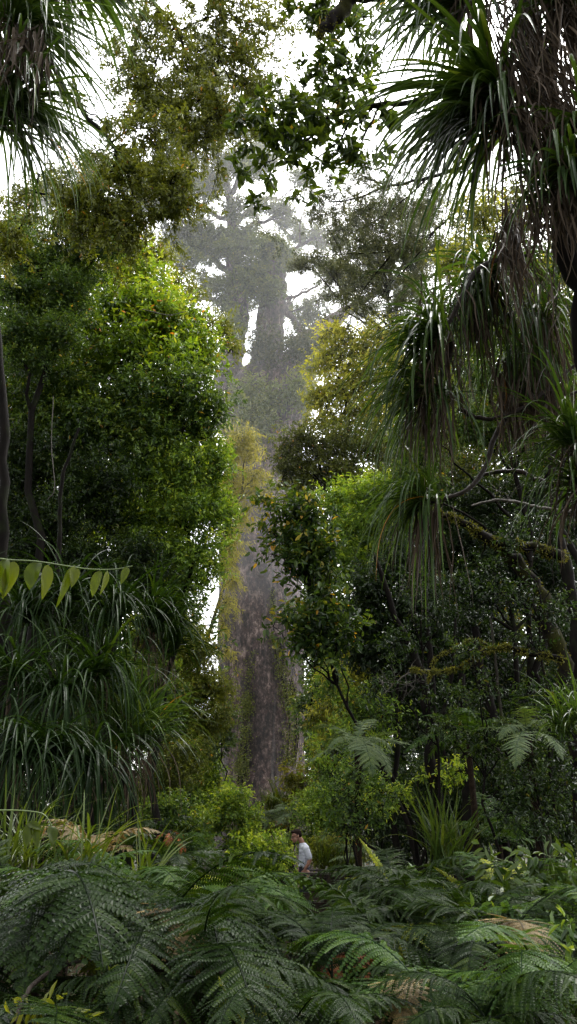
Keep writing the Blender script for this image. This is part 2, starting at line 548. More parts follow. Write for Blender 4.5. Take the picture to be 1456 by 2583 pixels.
def limb(name, label, cat, path, radii, mat, seed, moss=0, moss_px=8, twigs=0, twig_len=.4, group=None, part='bark', sides=8):
    """a bare branch, vine or slim trunk along given points; optional moss tufts and dead twigs"""
    rng = np.random.default_rng(seed)
    if part == 'trunk' and path[0][2] > .2:                 # trunks stand on the ground
        q = np.array(path[0], float)
        q[2] = gz(q[0], q[1]) - .05
        path = [q] + list(path)
        radii = [radii[0] * 1.15] + list(radii)
    path = smooth_path(path)
    r = np.interp(np.linspace(0, 1, len(path)), np.linspace(0, 1, len(radii)), radii)
    path = path + rng.normal(0, .25, path.shape) * r[:, None]
    root = thing(name, label, cat, path[0], group)
    tb = MB()
    tb.tube(path, r * rng.uniform(.88, 1.12, len(r)), sides)
    for _ in range(twigs):
        i = rng.integers(len(path) // 4, len(path))
        d = nrm(rng.normal(size=3) * np.array([1, .7, .8]) + np.array([0, 0, .1]))
        e = path[i] + d * twig_len * rng.uniform(.4, 1.1)
        w = wob(rng, path[i], e, 6, .09)
        tb.tube(w, np.linspace(max(r[i] * .3, .004), .002, 6), 4)
        for _ in range(2):
            e2 = w[3] + nrm(d + rng.normal(0, .8, 3)) * twig_len * .4
            tb.tube(wob(rng, w[3], e2, 4, .1), np.linspace(.004, .0015, 4), 3)
    tb.build(part, MT[mat], root, True)
    if moss:
        mb = MB()
        i = rng.integers(0, len(path), moss * 2)
        i = i[rng.random(moss * 2) < (.5 + .5 * np.sin(i * 1.9 + seed)) ** 1.5][:moss]
        moss = len(i)
        a = nrm(rng.normal(size=(moss, 3)) + np.array([0, 0, .25]))
        f = rng.random((moss, 1))
        j = np.clip(i + 1, 0, len(path) - 1)
        P = path[i] * (1 - f) + path[j] * f + a * r[i][:, None] * .85
        L = np.linalg.norm(path[-1] - path[0]) * 0 + moss_px
        mb.leaves(P, a + np.array([0, 0, -.5]) + rng.normal(0, .4, (moss, 3)), rng.normal(size=(moss, 3)), L * rng.uniform(.5, 1.4, moss), L * .35, np.clip(rng.normal(.5, .22, moss), 0, .95))
        tag(mb.build('moss', MT['moss'], root), kind='stuff')
    return root


def spray_branch(name, label, cat, paths, Y, lpx, wpx, mat, seed, n2=10, len2=90, leaf_k=8, tw=5, r0=.03, bark='bark', droop=.15, group=None, tbase=.4,
                 up=.6, dens=1.0, len3=.5, cat_part='foliage'):
    """overhanging limbs along photographed lines, with side branches that fork into leafy twigs"""
    rng = np.random.default_rng(seed)
    root = thing(name, label, cat, at(paths[0][0][0], paths[0][0][1], Y), group)
    tb, mb = MB(), MB()
    TP, TD, TT = [], [], []
    for pi, path in enumerate(paths):
        P = smooth_path([at(p[0], p[1], Y + (p[2] if len(p) > 2 else 0)) for p in path])
        s = ppm(path[0][0], path[0][1], Y)
        r = np.linspace(r0, r0 * .25, len(P)) * (1 if pi == 0 else .45)
        P = P + rng.normal(0, .5, P.shape) * r[:, None]
        tb.tube(P, r, 7)
        seg = np.linalg.norm(np.diff(P, axis=0), axis=1).sum()
        for q in range(int(n2 * len(path) / 3)):
            f = rng.uniform(.12, 1)
            i = min(int(f * (len(P) - 1)), len(P) - 2)
            tan = nrm(P[i + 1] - P[i])
            d = nrm(tan * .6 + rng.normal(0, .75, 3) * np.array([1, 1, .8]))
            L2 = len2 / s * rng.uniform(.45, 1.15)
            B = wob(rng, P[i], P[i] + d * L2 + np.array([0, 0, -droop * L2]), 7, .08)
            tb.tube(B, np.linspace(max(r[i] * .45, .004), .003, 7), 5)
            tt = rng.normal(tbase, .1)
            for w in range(int(tw * dens)):
                j = rng.integers(2, 7)
                d2 = nrm(d * .7 + rng.normal(0, .7, 3))
                L3 = L2 * len3 * rng.uniform(.5, 1.1)
                C = wob(rng, B[j], B[j] + d2 * L3 + np.array([0, 0, -droop * L3]), 5, .08)
                tb.tube(C, np.linspace(.0035, .0018, 5), 3)
                for m in range(1, 5):
                    for _ in range(2):
                        TP.append(C[m])
                        TD.append(d2 + rng.normal(0, .6, 3))
                        TT.append(tt + rng.normal(0, .06))
    L, W = lpx / s, wpx / s
    twig_leaves(mb, rng, np.array(TP), np.array(TD), L, W, leaf_k, L * leaf_k * .33, np.array(TT), up, droop)
    mb.build(cat_part, MT[mat], root)
    tb.build('branches', MT[bark], root, True)
    return root


# ------------------------------------------------------------------ ferns
def frond_mesh(name, mat, seed, npin=26, e0=55, e1=-35, width=.30, fine=True, droop=.25, pn=22, narrow=0.0, peak=.34):
    """unit-length frond: bowed midrib, comb of leaflets, each leaflet itself a comb"""
    rng = np.random.default_rng(seed)
    mb = MB()
    k = 24
    ang = np.radians(np.linspace(e0, e1, k))
    st = 1.0 / (k - 1)
    ridge = np.zeros((k, 3))
    for i in range(1, k):
        ridge[i] = ridge[i - 1] + st * np.array([0, math.cos(ang[i]), math.sin(ang[i])])
    sway = rng.normal(0, .03)
    ridge[:, 0] += sway * np.linspace(0, 1, k) ** 2
    mb.tube(ridge, np.linspace(.007, .0015, k), 5, .02)
    P, D, N, L, W, T = [], [], [], [], [], []
    for i in range(npin):
        s = .16 + .84 * (i + .5) / npin
        x = s * (k - 1)
        a = min(int(x), k - 2)
        c = ridge[a] + (ridge[a + 1] - ridge[a]) * (x - a)
        tan = nrm(ridge[a + 1] - ridge[a])
        side = np.array([1.0, 0, 0])
        nr = np.cross(side, tan)
        q = (s - .16) / .84
        ln = width * (min(1, .35 + q / peak * .65) if q < peak else max(.03, 1 - ((q - peak) / (1 - peak)) ** 1.35))
        for sg in (-1, 1):
            if rng.random() < .05:
                continue
            pl = ln * rng.uniform(.8, 1.08)
            dr = droop * rng.uniform(.3, 1.9)
            d = nrm(side * sg + tan * (.38 + .35 * q) + nr * rng.normal(.06, .13))
            if not fine:
                P.append(c); D.append(d); N.append(nr + rng.normal(0, .08, 3)); L.append(pl); W.append(.84 / npin * .8); T.append(rng.normal(.5, .1))
                continue
            m = max(3, int(pn * (pl / width) ** .8))
            t = (np.arange(m + 1) + .3) / (m + 1)
            line = c + d * (pl * t)[:, None] + np.array([0, 0, -1]) * (dr * pl * t ** 2)[:, None] + tan * (rng.normal(0, .14) * pl * t ** 2)[:, None]
            tn = nrm(np.gradient(line, axis=0))
            b = nrm(np.cross(tn, nr + 0 * tn))
            nn = np.cross(b, tn)
            pw = .84 / npin * .58 * (1 - .75 * t ** 1.6) * (1.25 if narrow == 0 else narrow)
            tv = rng.normal(.5, .16)
            # leaflet rib
            mb.add(np.stack([line[:-1] - b[:-1] * .0014, line[:-1] + b[:-1] * .0014, line[1:] + b[1:] * .0014, line[1:] - b[1:] * .0014], 1).reshape(-1, 3),
                   np.arange(m * 4).reshape(-1, 4), tv - .15)
            for g in (-1, 1):
                P.extend(line); D.extend(b * g + tn * .45 - nn * .12); N.extend(nn + rng.normal(0, .16, nn.shape)); L.extend(pw * 1.15); W.extend(np.full(m + 1, pl / m * .92)); T.extend(tv + rng.normal(0, .07, m + 1))
    mb.leaves(np.array(P), np.array(D), np.array(N), np.array(L), np.array(W), np.clip(T, .02, .95), .15, .10)
    me = mb.mesh(name, MT[mat])
    me['chord'] = [float(c) for c in ridge[-1]]
    return me


FR = {}
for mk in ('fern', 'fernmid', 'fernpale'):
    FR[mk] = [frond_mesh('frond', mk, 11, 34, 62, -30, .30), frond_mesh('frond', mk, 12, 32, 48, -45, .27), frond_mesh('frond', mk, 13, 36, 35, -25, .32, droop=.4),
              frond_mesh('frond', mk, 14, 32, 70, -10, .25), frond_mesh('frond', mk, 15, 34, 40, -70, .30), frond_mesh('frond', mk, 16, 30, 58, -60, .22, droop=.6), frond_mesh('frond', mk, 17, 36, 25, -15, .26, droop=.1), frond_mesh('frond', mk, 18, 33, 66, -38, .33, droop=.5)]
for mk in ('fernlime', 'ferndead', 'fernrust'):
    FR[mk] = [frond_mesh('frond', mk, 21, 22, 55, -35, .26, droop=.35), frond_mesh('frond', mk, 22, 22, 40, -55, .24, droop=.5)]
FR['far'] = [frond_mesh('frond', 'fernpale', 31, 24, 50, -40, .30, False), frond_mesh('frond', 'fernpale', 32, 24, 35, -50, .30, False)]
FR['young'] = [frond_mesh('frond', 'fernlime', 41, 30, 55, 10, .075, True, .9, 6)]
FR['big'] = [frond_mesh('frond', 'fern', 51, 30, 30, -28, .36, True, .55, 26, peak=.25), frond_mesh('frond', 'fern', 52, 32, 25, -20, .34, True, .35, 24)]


def place_frond(me, root, p0, p1=None, az=0, tilt=0, roll=0, L=1.0, name='frond', upv=(0, 0, 1)):
    o = bpy.data.objects.new(name, me)
    COL.objects.link(o)
    o.parent = root
    rel = Vector([float(a) for a in p0]) - root.location
    if p1 is not None:
        ch = Vector(me['chord'])
        T = Vector([float(a) for a in (np.asarray(p1) - np.asarray(p0))])
        sc = T.length / ch.length
        y = T.normalized()
        x = y.cross(Vector(upv)).normalized()
        z = x.cross(y)
        A = Matrix((x, y, z)).transposed()
        cy = ch.normalized()
        cx = Vector((1, 0, 0))
        cx = (cx - cy * cx.dot(cy)).normalized()
        B = Matrix((cx, cy, cx.cross(cy))).transposed()
        R = (A @ Matrix.Rotation(roll, 3, 'Y') @ B.transposed()).to_4x4()
        o.matrix_basis = Matrix.Translation(rel) @ R @ Matrix.Scale(sc, 4)
    else:
        R = Matrix.Rotation(az, 4, 'Z') @ Matrix.Rotation(tilt, 4, 'X') @ Matrix.Rotation(roll, 4, 'Y')
        o.matrix_basis = Matrix.Translation(rel) @ R @ Matrix.Scale(L, 4)
    return o


def fern(label, px, py, Y, lpx, n, seed, kind='fern', hero=(), trunk=True, name='tree_fern', cat='fern', group=None, tilt=0.0, young=0):
    """fern with separate fronds; hero: (tip px, tip py, tip dY[, kind]) fronds set by their tips"""
    rng = np.random.default_rng(seed)
    c = at(px, py, Y)
    s = ppm(px, py, Y)
    g = gz(c[0], c[1])
    base = np.array([c[0] + rng.normal(0, .03), c[1], g - .05])
    root = thing(name, label, cat, base, group)
    h = c[2] - g
    tb = MB()
    if h > .12:
        w = wob(rng, base, c, 8, .02)
        tb.tube(w, np.linspace(.055, .04, 8) * (1 if name == 'tree_fern' else .45), 9)
        tb.build('trunk' if name == 'tree_fern' else 'rootstock', MT['trunkfern'], root, True)
    ms = FR[kind]
    a0 = rng.random() * 2 * PI
    for i in range(n):
        place_frond(ms[rng.integers(len(ms))], root, c + rng.normal(0, .012, 3), None, a0 + 2 * PI * i / n + rng.normal(0, .2), rng.normal(tilt, .16), rng.normal(0, .12), lpx / s * rng.uniform(.75, 1.15))
    for hr in hero:
        ms2 = FR[hr[3]] if len(hr) > 3 else ms
        place_frond(ms2[rng.integers(len(ms2))], root, c, at(hr[0], hr[1], Y + hr[2]), roll=rng.normal(0, .1))
    return root


# ------------------------------------------------------------------ camera, sky, sun
cam = bpy.data.cameras.new('camera')
co = bpy.data.objects.new('camera', cam)
COL.objects.link(co)
co.location = CAM
co.rotation_euler = (PI / 2 + PITCH, 0, 0)
cam.sensor_fit = 'VERTICAL'
cam.sensor_height = 36
cam.lens = 36 * F / 2583.0
cam.clip_start = .05
cam.clip_end = 600
scene.camera = co

SUN_EL, SUN_AZ = math.radians(64), math.radians(38)     # high, beyond the giant tree
w = bpy.data.worlds.new('World')
scene.world = w
w.use_nodes = True
nt = w.node_tree
nt.nodes.clear()
sky = nt.nodes.new('ShaderNodeTexSky')
sky.sky_type = 'NISHITA'
sky.sun_disc = False
sky.sun_elevation = SUN_EL
sky.sun_rotation = SUN_AZ
sky.dust_density = 4
hs = nt.nodes.new('ShaderNodeHueSaturation')          # overcast: the blue is taken out
hs.inputs['Saturation'].default_value = .12
hs.inputs['Value'].default_value = 4.6
bg = nt.nodes.new('ShaderNodeBackground')
bg.inputs['Strength'].default_value = .15
wo = nt.nodes.new('ShaderNodeOutputWorld')
nt.links.new(sky.outputs[0], hs.inputs['Color'])
nt.links.new(hs.outputs[0], bg.inputs[0])
nt.links.new(bg.outputs[0], wo.inputs[0])

sl = bpy.data.lights.new('sun', 'SUN')
sl.energy = 2.4
sl.angle = math.radians(14)
sl.color = (1, .965, .9)
so = bpy.data.objects.new('sun', sl)
COL.objects.link(so)
sd = Vector((math.sin(SUN_AZ) * math.cos(SUN_EL), math.cos(SUN_AZ) * math.cos(SUN_EL), math.sin(SUN_EL)))
so.rotation_euler = sd.to_track_quat('Z', 'Y').to_euler()
so.location = (0, 0, 60)

scene.view_settings.view_transform = 'Standard'
scene.view_settings.look = 'None'
scene.view_settings.exposure = 0
cy = scene.cycles
cy.max_bounces = 6
cy.diffuse_bounces = 3
cy.glossy_bounces = 2
cy.transmission_bounces = 3
cy.volume_bounces = 3
cy.transparent_max_bounces = 4
cy.use_denoising = True
cy.caustics_reflective = False
cy.caustics_refractive = False


# ------------------------------------------------------------------ the setting
def build_ground():
    xs = np.concatenate([np.linspace(-300, -30, 14), np.linspace(-28, 28, 113), np.linspace(30, 300, 14)])
    ys = np.concatenate([np.linspace(-200, -12, 10), np.linspace(-10, 60, 141), np.linspace(64, 400, 20)])
    X, Y = np.meshgrid(xs, ys, indexing='ij')
    Z = np.vectorize(gz)(X, Y)
    v = np.stack([X, Y, Z], -1).reshape(-1, 3)
    n, m = len(xs), len(ys)
    i = np.arange(n - 1)[:, None] * m
    j = np.arange(m - 1)[None]
    f = np.stack([i + j, i + j + m, i + j + m + 1, i + j + 1], -1).reshape(-1, 4)
    mb = MB()
    mb.add(v, f)
    o = mb.build('ground', bark_mat('forest_floor', (.012, .008, .005), (.05, .032, .018), (.02, .035, .01), .45, 3, 1, .8, .8, .05), None, True)
    tag(o, kind='structure')


build_ground()


def ground_cover():
    rng = np.random.default_rng(77)
    n = 5200
    x = rng.uniform(-13, 13, n)
    y = rng.uniform(3.2, 32, n)
    keep = ~((x > -1.2) & (y > 17.6) & (y < 19.5))
    x, y = x[keep], y[keep]
    z = np.array([gz(a, b) for a, b in zip(x, y)]) + rng.uniform(0, .35, len(x))
    mb = MB()
    twig_leaves(mb, rng, np.stack([x, y, z], 1), rng.normal(0, .6, (len(x), 3)) + np.array([0, 0, .7]), .11, .045, 8, .4, rng.normal(.4, .12, len(x)))
    o = mb.build('ground_cover', MT['shade'])
    tag(o, 'low leafy growth covering the forest floor between the ferns', kind='stuff')


ground_cover()


def build_mist(density, y0, y1, z0, z1, label):
    m, nt, out = new_mat('mist')
    v = nt.nodes.new('ShaderNodeVolumeScatter')
    v.inputs['Color'].default_value = (.98, .985, 1, 1)
    v.inputs['Density'].default_value = density
    v.inputs['Anisotropy'].default_value = .6
    nt.links.new(v.outputs[0], out.inputs['Volume'])
    mb = MB()
    mb.box((0, (y0 + y1) / 2, (z0 + z1) / 2), (170, y1 - y0, z1 - z0))
    o = mb.build('mist', m)
    tag(o, label, kind='structure')


build_mist(.0012, 37, 87, -2, 13.0, 'thin rain mist low around the giant tree')
build_mist(.0085, 37, 87, 13.01, 75, 'grey rain mist high around the giant tree')
build_mist(.0014, 21, 36.99, 9, 75, 'faint rain mist before the giant tree')


# ------------------------------------------------------------------ the giant tree
def giant_tree():
    Y = 46
    rng = np.random.default_rng(5)
    base = at(663, 2110, Y)
    base[2] = 0
    root = thing('giant_tree', 'colossal grey-barked tree with massive straight trunk rising into mist at the centre', 'tree', base)
    prof = [(2170, 662, 150), (2110, 664, 128), (2060, 665, 118), (1990, 663, 110), (1900, 660, 104), (1750, 657, 107), (1600, 655, 108), (1500, 654, 105), (1400, 651, 99),
            (1300, 655, 92), (1200, 662, 88), (1120, 668, 92), (1050, 676, 104), (1000, 680, 112), (965, 682, 100), (945, 684, 70)]
    rows = []
    sides = 96
    a = np.arange(sides) / sides * 2 * PI
    cz = []
    for py, px, hw in prof:
        c = at(px, py, Y)
        cz.append((c[2], c[0], hw / ppm(px, py, Y)))
    cz = np.array(cz)
    zz = np.linspace(0, cz[-1, 0], 190)
    cx = np.interp(zz, cz[:, 0], cz[:, 1])
    rr = np.interp(zz, cz[:, 0], cz[:, 2])
    ker = np.ones(9) / 9
    rr = np.convolve(np.pad(rr, 4, 'edge'), ker, 'valid')
    ph = rng.random(8) * 7
    for z, x, r in zip(zz, cx, rr):
        t = z / zz[-1]
        fl = 1 + -.0 + .022 * np.sin(3 * a + ph[0] + .12 * z) + .014 * np.sin(7 * a + ph[1] + .16 * z) + .009 * np.sin(13 * a + ph[2] - .21 * z) + .006 * np.sin(23 * a + ph[3] + .5 * np.sin(.7 * z))
        fl += .012 * np.sin(5 * a + 1.7 * z + ph[4]) * np.sin(.9 * z) + rng.normal(0, .004, sides)
        fl += .10 * max(0, 1 - z / 3.0) * np.sin(5 * a + ph[5])
        rows.append(np.stack([x + r * fl * np.cos(a), Y + .93 * r * fl * np.sin(a), np.full(sides, z)], 1))
    v = np.array(rows).reshape(-1, 3)
    i = np.arange(len(zz) - 1)[:, None] * sides
    j = np.arange(sides)[None]
    jn = (j + 1) % sides
    mb = MB()
    mb.add(v, np.stack([i + j, i + jn, i + sides + jn, i + sides + j], -1).reshape(-1, 4))
    # knots
    for px, py, r in ((660, 1435, .42), (610, 1290, .3), (700, 1600, .22)):
        c = at(px, py, Y - 2.05)
        u = np.linspace(0, PI, 9)
        w_ = np.linspace(0, 2 * PI, 17)[:-1]
        s_ = np.stack([np.outer(np.sin(u), np.cos(w_)), np.outer(np.sin(u), np.sin(w_)) * .55, np.outer(np.cos(u), np.ones(16)) * 1.2], -1) * r * (1 + rng.normal(0, .05, (9, 16, 1)))
        ii = np.arange(8)[:, None] * 16
        jj = np.arange(16)[None]
        mb.add(s_.reshape(-1, 3) + c, np.stack([ii + jj, ii + 16 + jj, ii + 16 + (jj + 1) % 16, ii + (jj + 1) % 16], -1).reshape(-1, 4))
    mb.build('trunk', MT['kauribark'], root, True)

    def bigs(path, dY=0):
        P = smooth_path([at(p[0], p[1], Y + dY + (p[3] if len(p) > 3 else 0)) for p in path])
        R = np.interp(np.linspace(0, 1, len(P)), np.linspace(0, 1, len(path)), [p[2] / ppm(p[0], p[1], Y) for p in path])
        return P, R
    limbs = [
        [(590, 1080, 44), (572, 1000, 42), (576, 930, 33), (590, 870, 28), (601, 800, 27), (596, 720, 24), (588, 640, 19), (586, 560, 13), (574, 470, 9), (540, 390, 6), (505, 320, 4)],
        [(672, 1010, 50), (668, 950, 42), (674, 880, 37), (684, 800, 35), (694, 720, 30), (702, 660, 20), (704, 640, 9)],
        [(730, 1060, 50), (748, 970, 52), (772, 890, 42), (815, 835, 27), (868, 790, 15), (935, 745, 8), (990, 700, 5)],
    ]
    for L in limbs:
        P, R = bigs(L)
        t = MB()
        n0 = P.copy()
        P = P + rng.normal(0, .09, P.shape) * R[:, None]
        t.tube(P, R * rng.uniform(.93, 1.07, len(R)), 20)
        t.build('limb', MT['kauribark'], root, True)
    twg = MB()
    subl = [
        [(586, 650, 9), (540, 620, 7), (495, 590, 6), (430, 560, 4), (360, 535, 2.5)],
        [(590, 690, 9), (520, 640, 7), (505, 600, 6), (470, 540, 4), (430, 500, 2)],
        [(588, 620, 8), (620, 580, 6), (680, 560, 4), (740, 540, 3)],
        [(694, 720, 10), (730, 640, 5), (780, 610, 4), (850, 585, 3)],
        [(588, 580, 8), (630, 520, 5), (690, 490, 4), (740, 520, 2)],
        [(580, 500, 8), (610, 430, 5), (620, 360, 3), (600, 280, 2)],
        [(560, 440, 7), (510, 420, 5), (440, 400, 3), (380, 390, 2)],
        [(540, 390, 6), (530, 300, 4), (510, 240, 2)],
        [(586, 560, 7), (530, 520, 5), (480, 470, 3), (470, 420, 2)],
        [(600, 780, 9), (540, 740, 6), (480, 720, 4), (420, 690, 2)],
        [(690, 760, 9), (740, 740, 4), (800, 700, 3)],
        [(772, 890, 14), (742, 800, 8), (725, 770, 5), (720, 740, 3)],
        [(505, 320, 4), (470, 270, 3), (440, 200, 2)],
        [(505, 320, 4), (540, 240, 3), (545, 170, 2)],
    ]
    ends = []
    for sb in subl:
        P, R = bigs([(p[0], p[1], p[2]) for p in sb], rng.normal(0, .4))
        P[:, 1] += np.linspace(0, rng.normal(0, 2.0), len(P))
        P = P + rng.normal(0, .5, P.shape) * R[:, None]
        twg.tube(P, R, 7)
        for q in range(10):
            i = rng.integers(len(P) // 3, len(P))
            e = P[i] + rng.normal(0, 1.3, 3) + np.array([0, 0, .4])
            twg.tube(wob(rng, P[i], e, 6, .1), np.linspace(R[i] * .5, .02, 6), 5)
            ends.append(e)
    twg.build('branches', MT['kauribark'], root, True)
    clumps = [(640, 600, 70, 34), (560, 690, 80, 44), (500, 640, 80, 44), (415, 600, 80, 46), (370, 560, 50, 36), (480, 520, 90, 44), (560, 480, 80, 46), (650, 520, 72, 36),
              (725, 560, 46, 26), (540, 400, 80, 50), (455, 440, 60, 44), (480, 335, 80, 46), (570, 340, 60, 50), (520, 245, 70, 48), (590, 270, 50, 46), (700, 625, 52, 34),
              (640, 700, 76, 40), (712, 720, 36, 44), (545, 770, 56, 46), (620, 775, 44, 36), (770, 760, 52, 40), (845, 770, 56, 40), (800, 600, 46, 30), (860, 580, 36, 26),
              (660, 770, 44, 50), (430, 690, 60, 46), (620, 640, 60, 36), (390, 400, 46, 40), (430, 250, 50, 46), (545, 165, 44, 44), (640, 420, 50, 34), (740, 690, 30, 30), (480, 720, 50, 40), (540, 580, 60, 40), (670, 690, 50, 34, -1.6), (705, 690, 30, 40, -1.4), (650, 740, 40, 34, -1.6), (690, 770, 26, 30, -1.4), (600, 700, 40, 34, -1.2), (585, 730, 30, 40, -1.3), (610, 560, 60, 30), (670, 650, 50, 26, -1), (760, 600, 40, 30), (440, 640, 60, 40), (620, 450, 60, 40), (510, 450, 60, 44), (350, 500, 60, 46), (330, 570, 50, 40), (420, 520, 60, 44), (380, 440, 50, 40), (690, 560, 50, 30), (760, 540, 40, 28), (640, 330, 50, 40), (660, 470, 40, 30), (450, 590, 60, 40)]
    cm = MB()
    Lf, Wf = .24, .085
    for c in clumps:
        ctr, R, dt = clump_geo(c, Y)
        ctr = ctr + np.array([0, rng.normal(0, 2.0), 0])
        n = int(5.6 * PI * R[0] * R[2] / (.6 * Lf * Wf) / 6)
        sub = 14
        u = sphere(rng, sub)
        sc = ctr + u * R * rng.uniform(.3, .95, (sub, 1))
        sr = R.mean() * rng.uniform(.2, .45, (sub, 1))
        wh = rng.integers(0, sub, n)
        vv = sphere(rng, n)
        P = sc[wh] + vv * sr[wh] * rng.random((n, 1)) ** .5 * np.array([1.1, 1, .55])
        D = vv * .7 + np.array([0, 0, .8]) + rng.normal(0, .35, (n, 3))
        st = rng.normal(0, .12, sub)
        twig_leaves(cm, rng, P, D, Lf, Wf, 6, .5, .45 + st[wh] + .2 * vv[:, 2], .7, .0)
        for q in range(5):
            twg2 = sc[q]
    cm.build('crown', MT['kauri'], root)
    return root


giant_tree()


def perch(label, px, py, rx, ry, seed, mat, lp=12, wp=4, cov=4, Y=43.2, tb=.45):
    crown_tree('perching_plant', label, 'plant', [(px, py, rx, ry), (px + rx * .4, py + ry * .5, rx * .6, ry * .6), (px - rx * .5, py - ry * .2, rx * .6, ry * .7)], Y, lp, wp, mat, seed, cov,
               base=at(px, py + ry, Y + .8), limbs=False, crown='foliage', tbase=tb)


perch('bushy plant perched in the fork of the giant tree', 650, 1010, 58, 62, 61, 'kauri', tb=.62)
perch('dark moss and creeper mass covering the right limb of the giant tree', 770, 880, 52, 52, 62, 'finehaze', 10, 3.5, 5, 43.4)
perch('shrub growing on the giant trunk just below its fork', 632, 1070, 46, 40, 63, 'kauri', tb=.58)
perch('creeper matting on the middle limb of the giant tree', 668, 880, 40, 70, 64, 'finehaze', 10, 3.5, 3, 43.9)
perch('hanging plant under the right limb of the giant tree', 765, 985, 34, 54, 65, 'kauri', 16, 3, 4, tb=.66)
perch('leafy growth wrapped round the left limb of the giant tree', 585, 800, 34, 60, 66, 'kauri', 11, 4, 3.4, 44.5)


def climber(label, path, width, seed, n, Y0=46):
    """creeper on the trunk face: small leaves held against the bark"""
    rng = np.random.default_rng(seed)
    rad = 2.05
    P = []
    pts = np.array(path, float)
    t = rng.random(n) * (len(pts) - 1)
    i = t.astype(int)
    p = pts[i] + (pts[i + 1] - pts[i]) * (t - i)[:, None]
    wd = np.interp(t, np.arange(len(width)), width)
    lump = .55 + .45 * np.sin(p[:, 1] * .06 + seed) * np.sin(p[:, 1] * .021 + 2)
    keep = rng.random(n) < .08 + .95 * lump ** 1.5
    p, wd = p[keep], wd[keep]
    px = p[:, 0] + rng.normal(0, .42, len(p)) * wd
    for a, b in zip(px, p[:, 1]):
        c = at(a, b, Y0)
        axis = at(657, b, Y0)[0]
        dx = np.clip((c[0] - axis) / 2.25, -.97, .97)
        q = at(a, b, Y0 - 2.10 * math.sqrt(1 - dx * dx) - abs(rng.normal(0, .09)))
        P.append(q)
    P = np.array(P)
    m = len(P)
    root = thing('climbing_plant', label, 'climber', P[P[:, 2].argmin()])
    mb = MB()
    out = np.array([0, -1.0, .3])
    mb.leaves(P, rng.normal(0, .6, (m, 3)) + np.array([0, -.2, -.5]), out + rng.normal(0, .4, (m, 3)), .10 * rng.uniform(.6, 1.2, m), .06, np.clip(rng.normal(.5, .2, m), 0, .95), .2, .2)
    mb.build('foliage', MT['olive'], root)
    sb = MB()
    for _ in range(4):
        o = rng.normal(0, .3)
        line = []
        for k in range(len(pts)):
            a = pts[k, 0] + o * width[k]
            axis = at(657, pts[k, 1], Y0)[0]
            dx = np.clip((at(a, pts[k, 1], Y0)[0] - axis) / 2.25, -.97, .97)
            line.append(at(a, pts[k, 1], Y0 - 2.1 * math.sqrt(1 - dx * dx)))
        sb.tube(smooth_path(line), .03, 5)
    sb.build('stem', MT['vine'], root, True)


climber('green creeper strip climbing the left side of the giant trunk', [(606, 1980), (614, 1880), (622, 1780), (628, 1700), (632, 1640)], [26, 24, 20, 16, 22], 71, 6500)
climber('sparse green creeper running up the right side of the giant trunk', [(728, 1930), (738, 1830), (726, 1740), (704, 1660), (692, 1600)], [30, 30, 30, 24, 16], 72, 3600)
climber('thin creeper wisp high on the middle of the giant trunk', [(690, 1560), (688, 1520), (690, 1480)], [14, 16, 10], 73, 350)

# ------------------------------------------------------------------ far forest in the mist
FARG = 'misty trees standing beyond the giant trunk'
for i, (px, top, wd, Y) in enumerate([(240, 1500, 190, 64), (420, 1640, 120, 70), (860, 1560, 120, 66), (1010, 1480, 170, 62), (1190, 1560, 180, 68), (1350, 1700, 170, 72), (100, 1620, 170, 74), (520, 1790, 90, 60), (800, 1760, 70, 58)]):
    rng = np.random.default_rng(900 + i)
    cl = []
    for k in range(9):
        yy = top + rng.random() * 430 * (1 if k else 0) + 40
        cl.append((px + rng.normal(0, wd * .42), yy, wd * .45, 62 + rng.random() * 20, rng.normal(0, 1)))
    crown_tree('background_tree', 'hazy dark forest tree in the mist beyond the giant trunk', 'tree', cl, Y, 11, 4.5, 'dark', 900 + i, 3.2, r0=.35, group=FARG, sub=9, shell=.5)

crown_tree('misty_tree', 'pale misty tree standing right of the giant tree fork', 'tree',
           [(800, 760, 50, 34), (880, 700, 70, 44), (960, 640, 70, 50), (1040, 560, 80, 50), (1110, 640, 70, 60), (1020, 720, 70, 50), (920, 790, 60, 40), (1100, 480, 60, 50), (1000, 820, 70, 50), (900, 560, 40, 30)],
           47, 9, 3.2, 'kauri', 651, 3.0, base=(8, 47.5), r0=.5, sub=16, sr_=(.14, .34))
crown_tree('misty_tree', 'pale misty tree behind the leaning leafy branch at upper left', 'tree',
           [(120, 500, 90, 50), (230, 440, 80, 50), (300, 540, 70, 50), (60, 590, 80, 50), (190, 560, 80, 50), (330, 430, 50, 50), (300, 640, 70, 50)],
           48, 9, 3.2, 'kauri', 652, 2.6, base=(-10.5, 48.5), r0=.5, sub=16, sr_=(.14, .34))

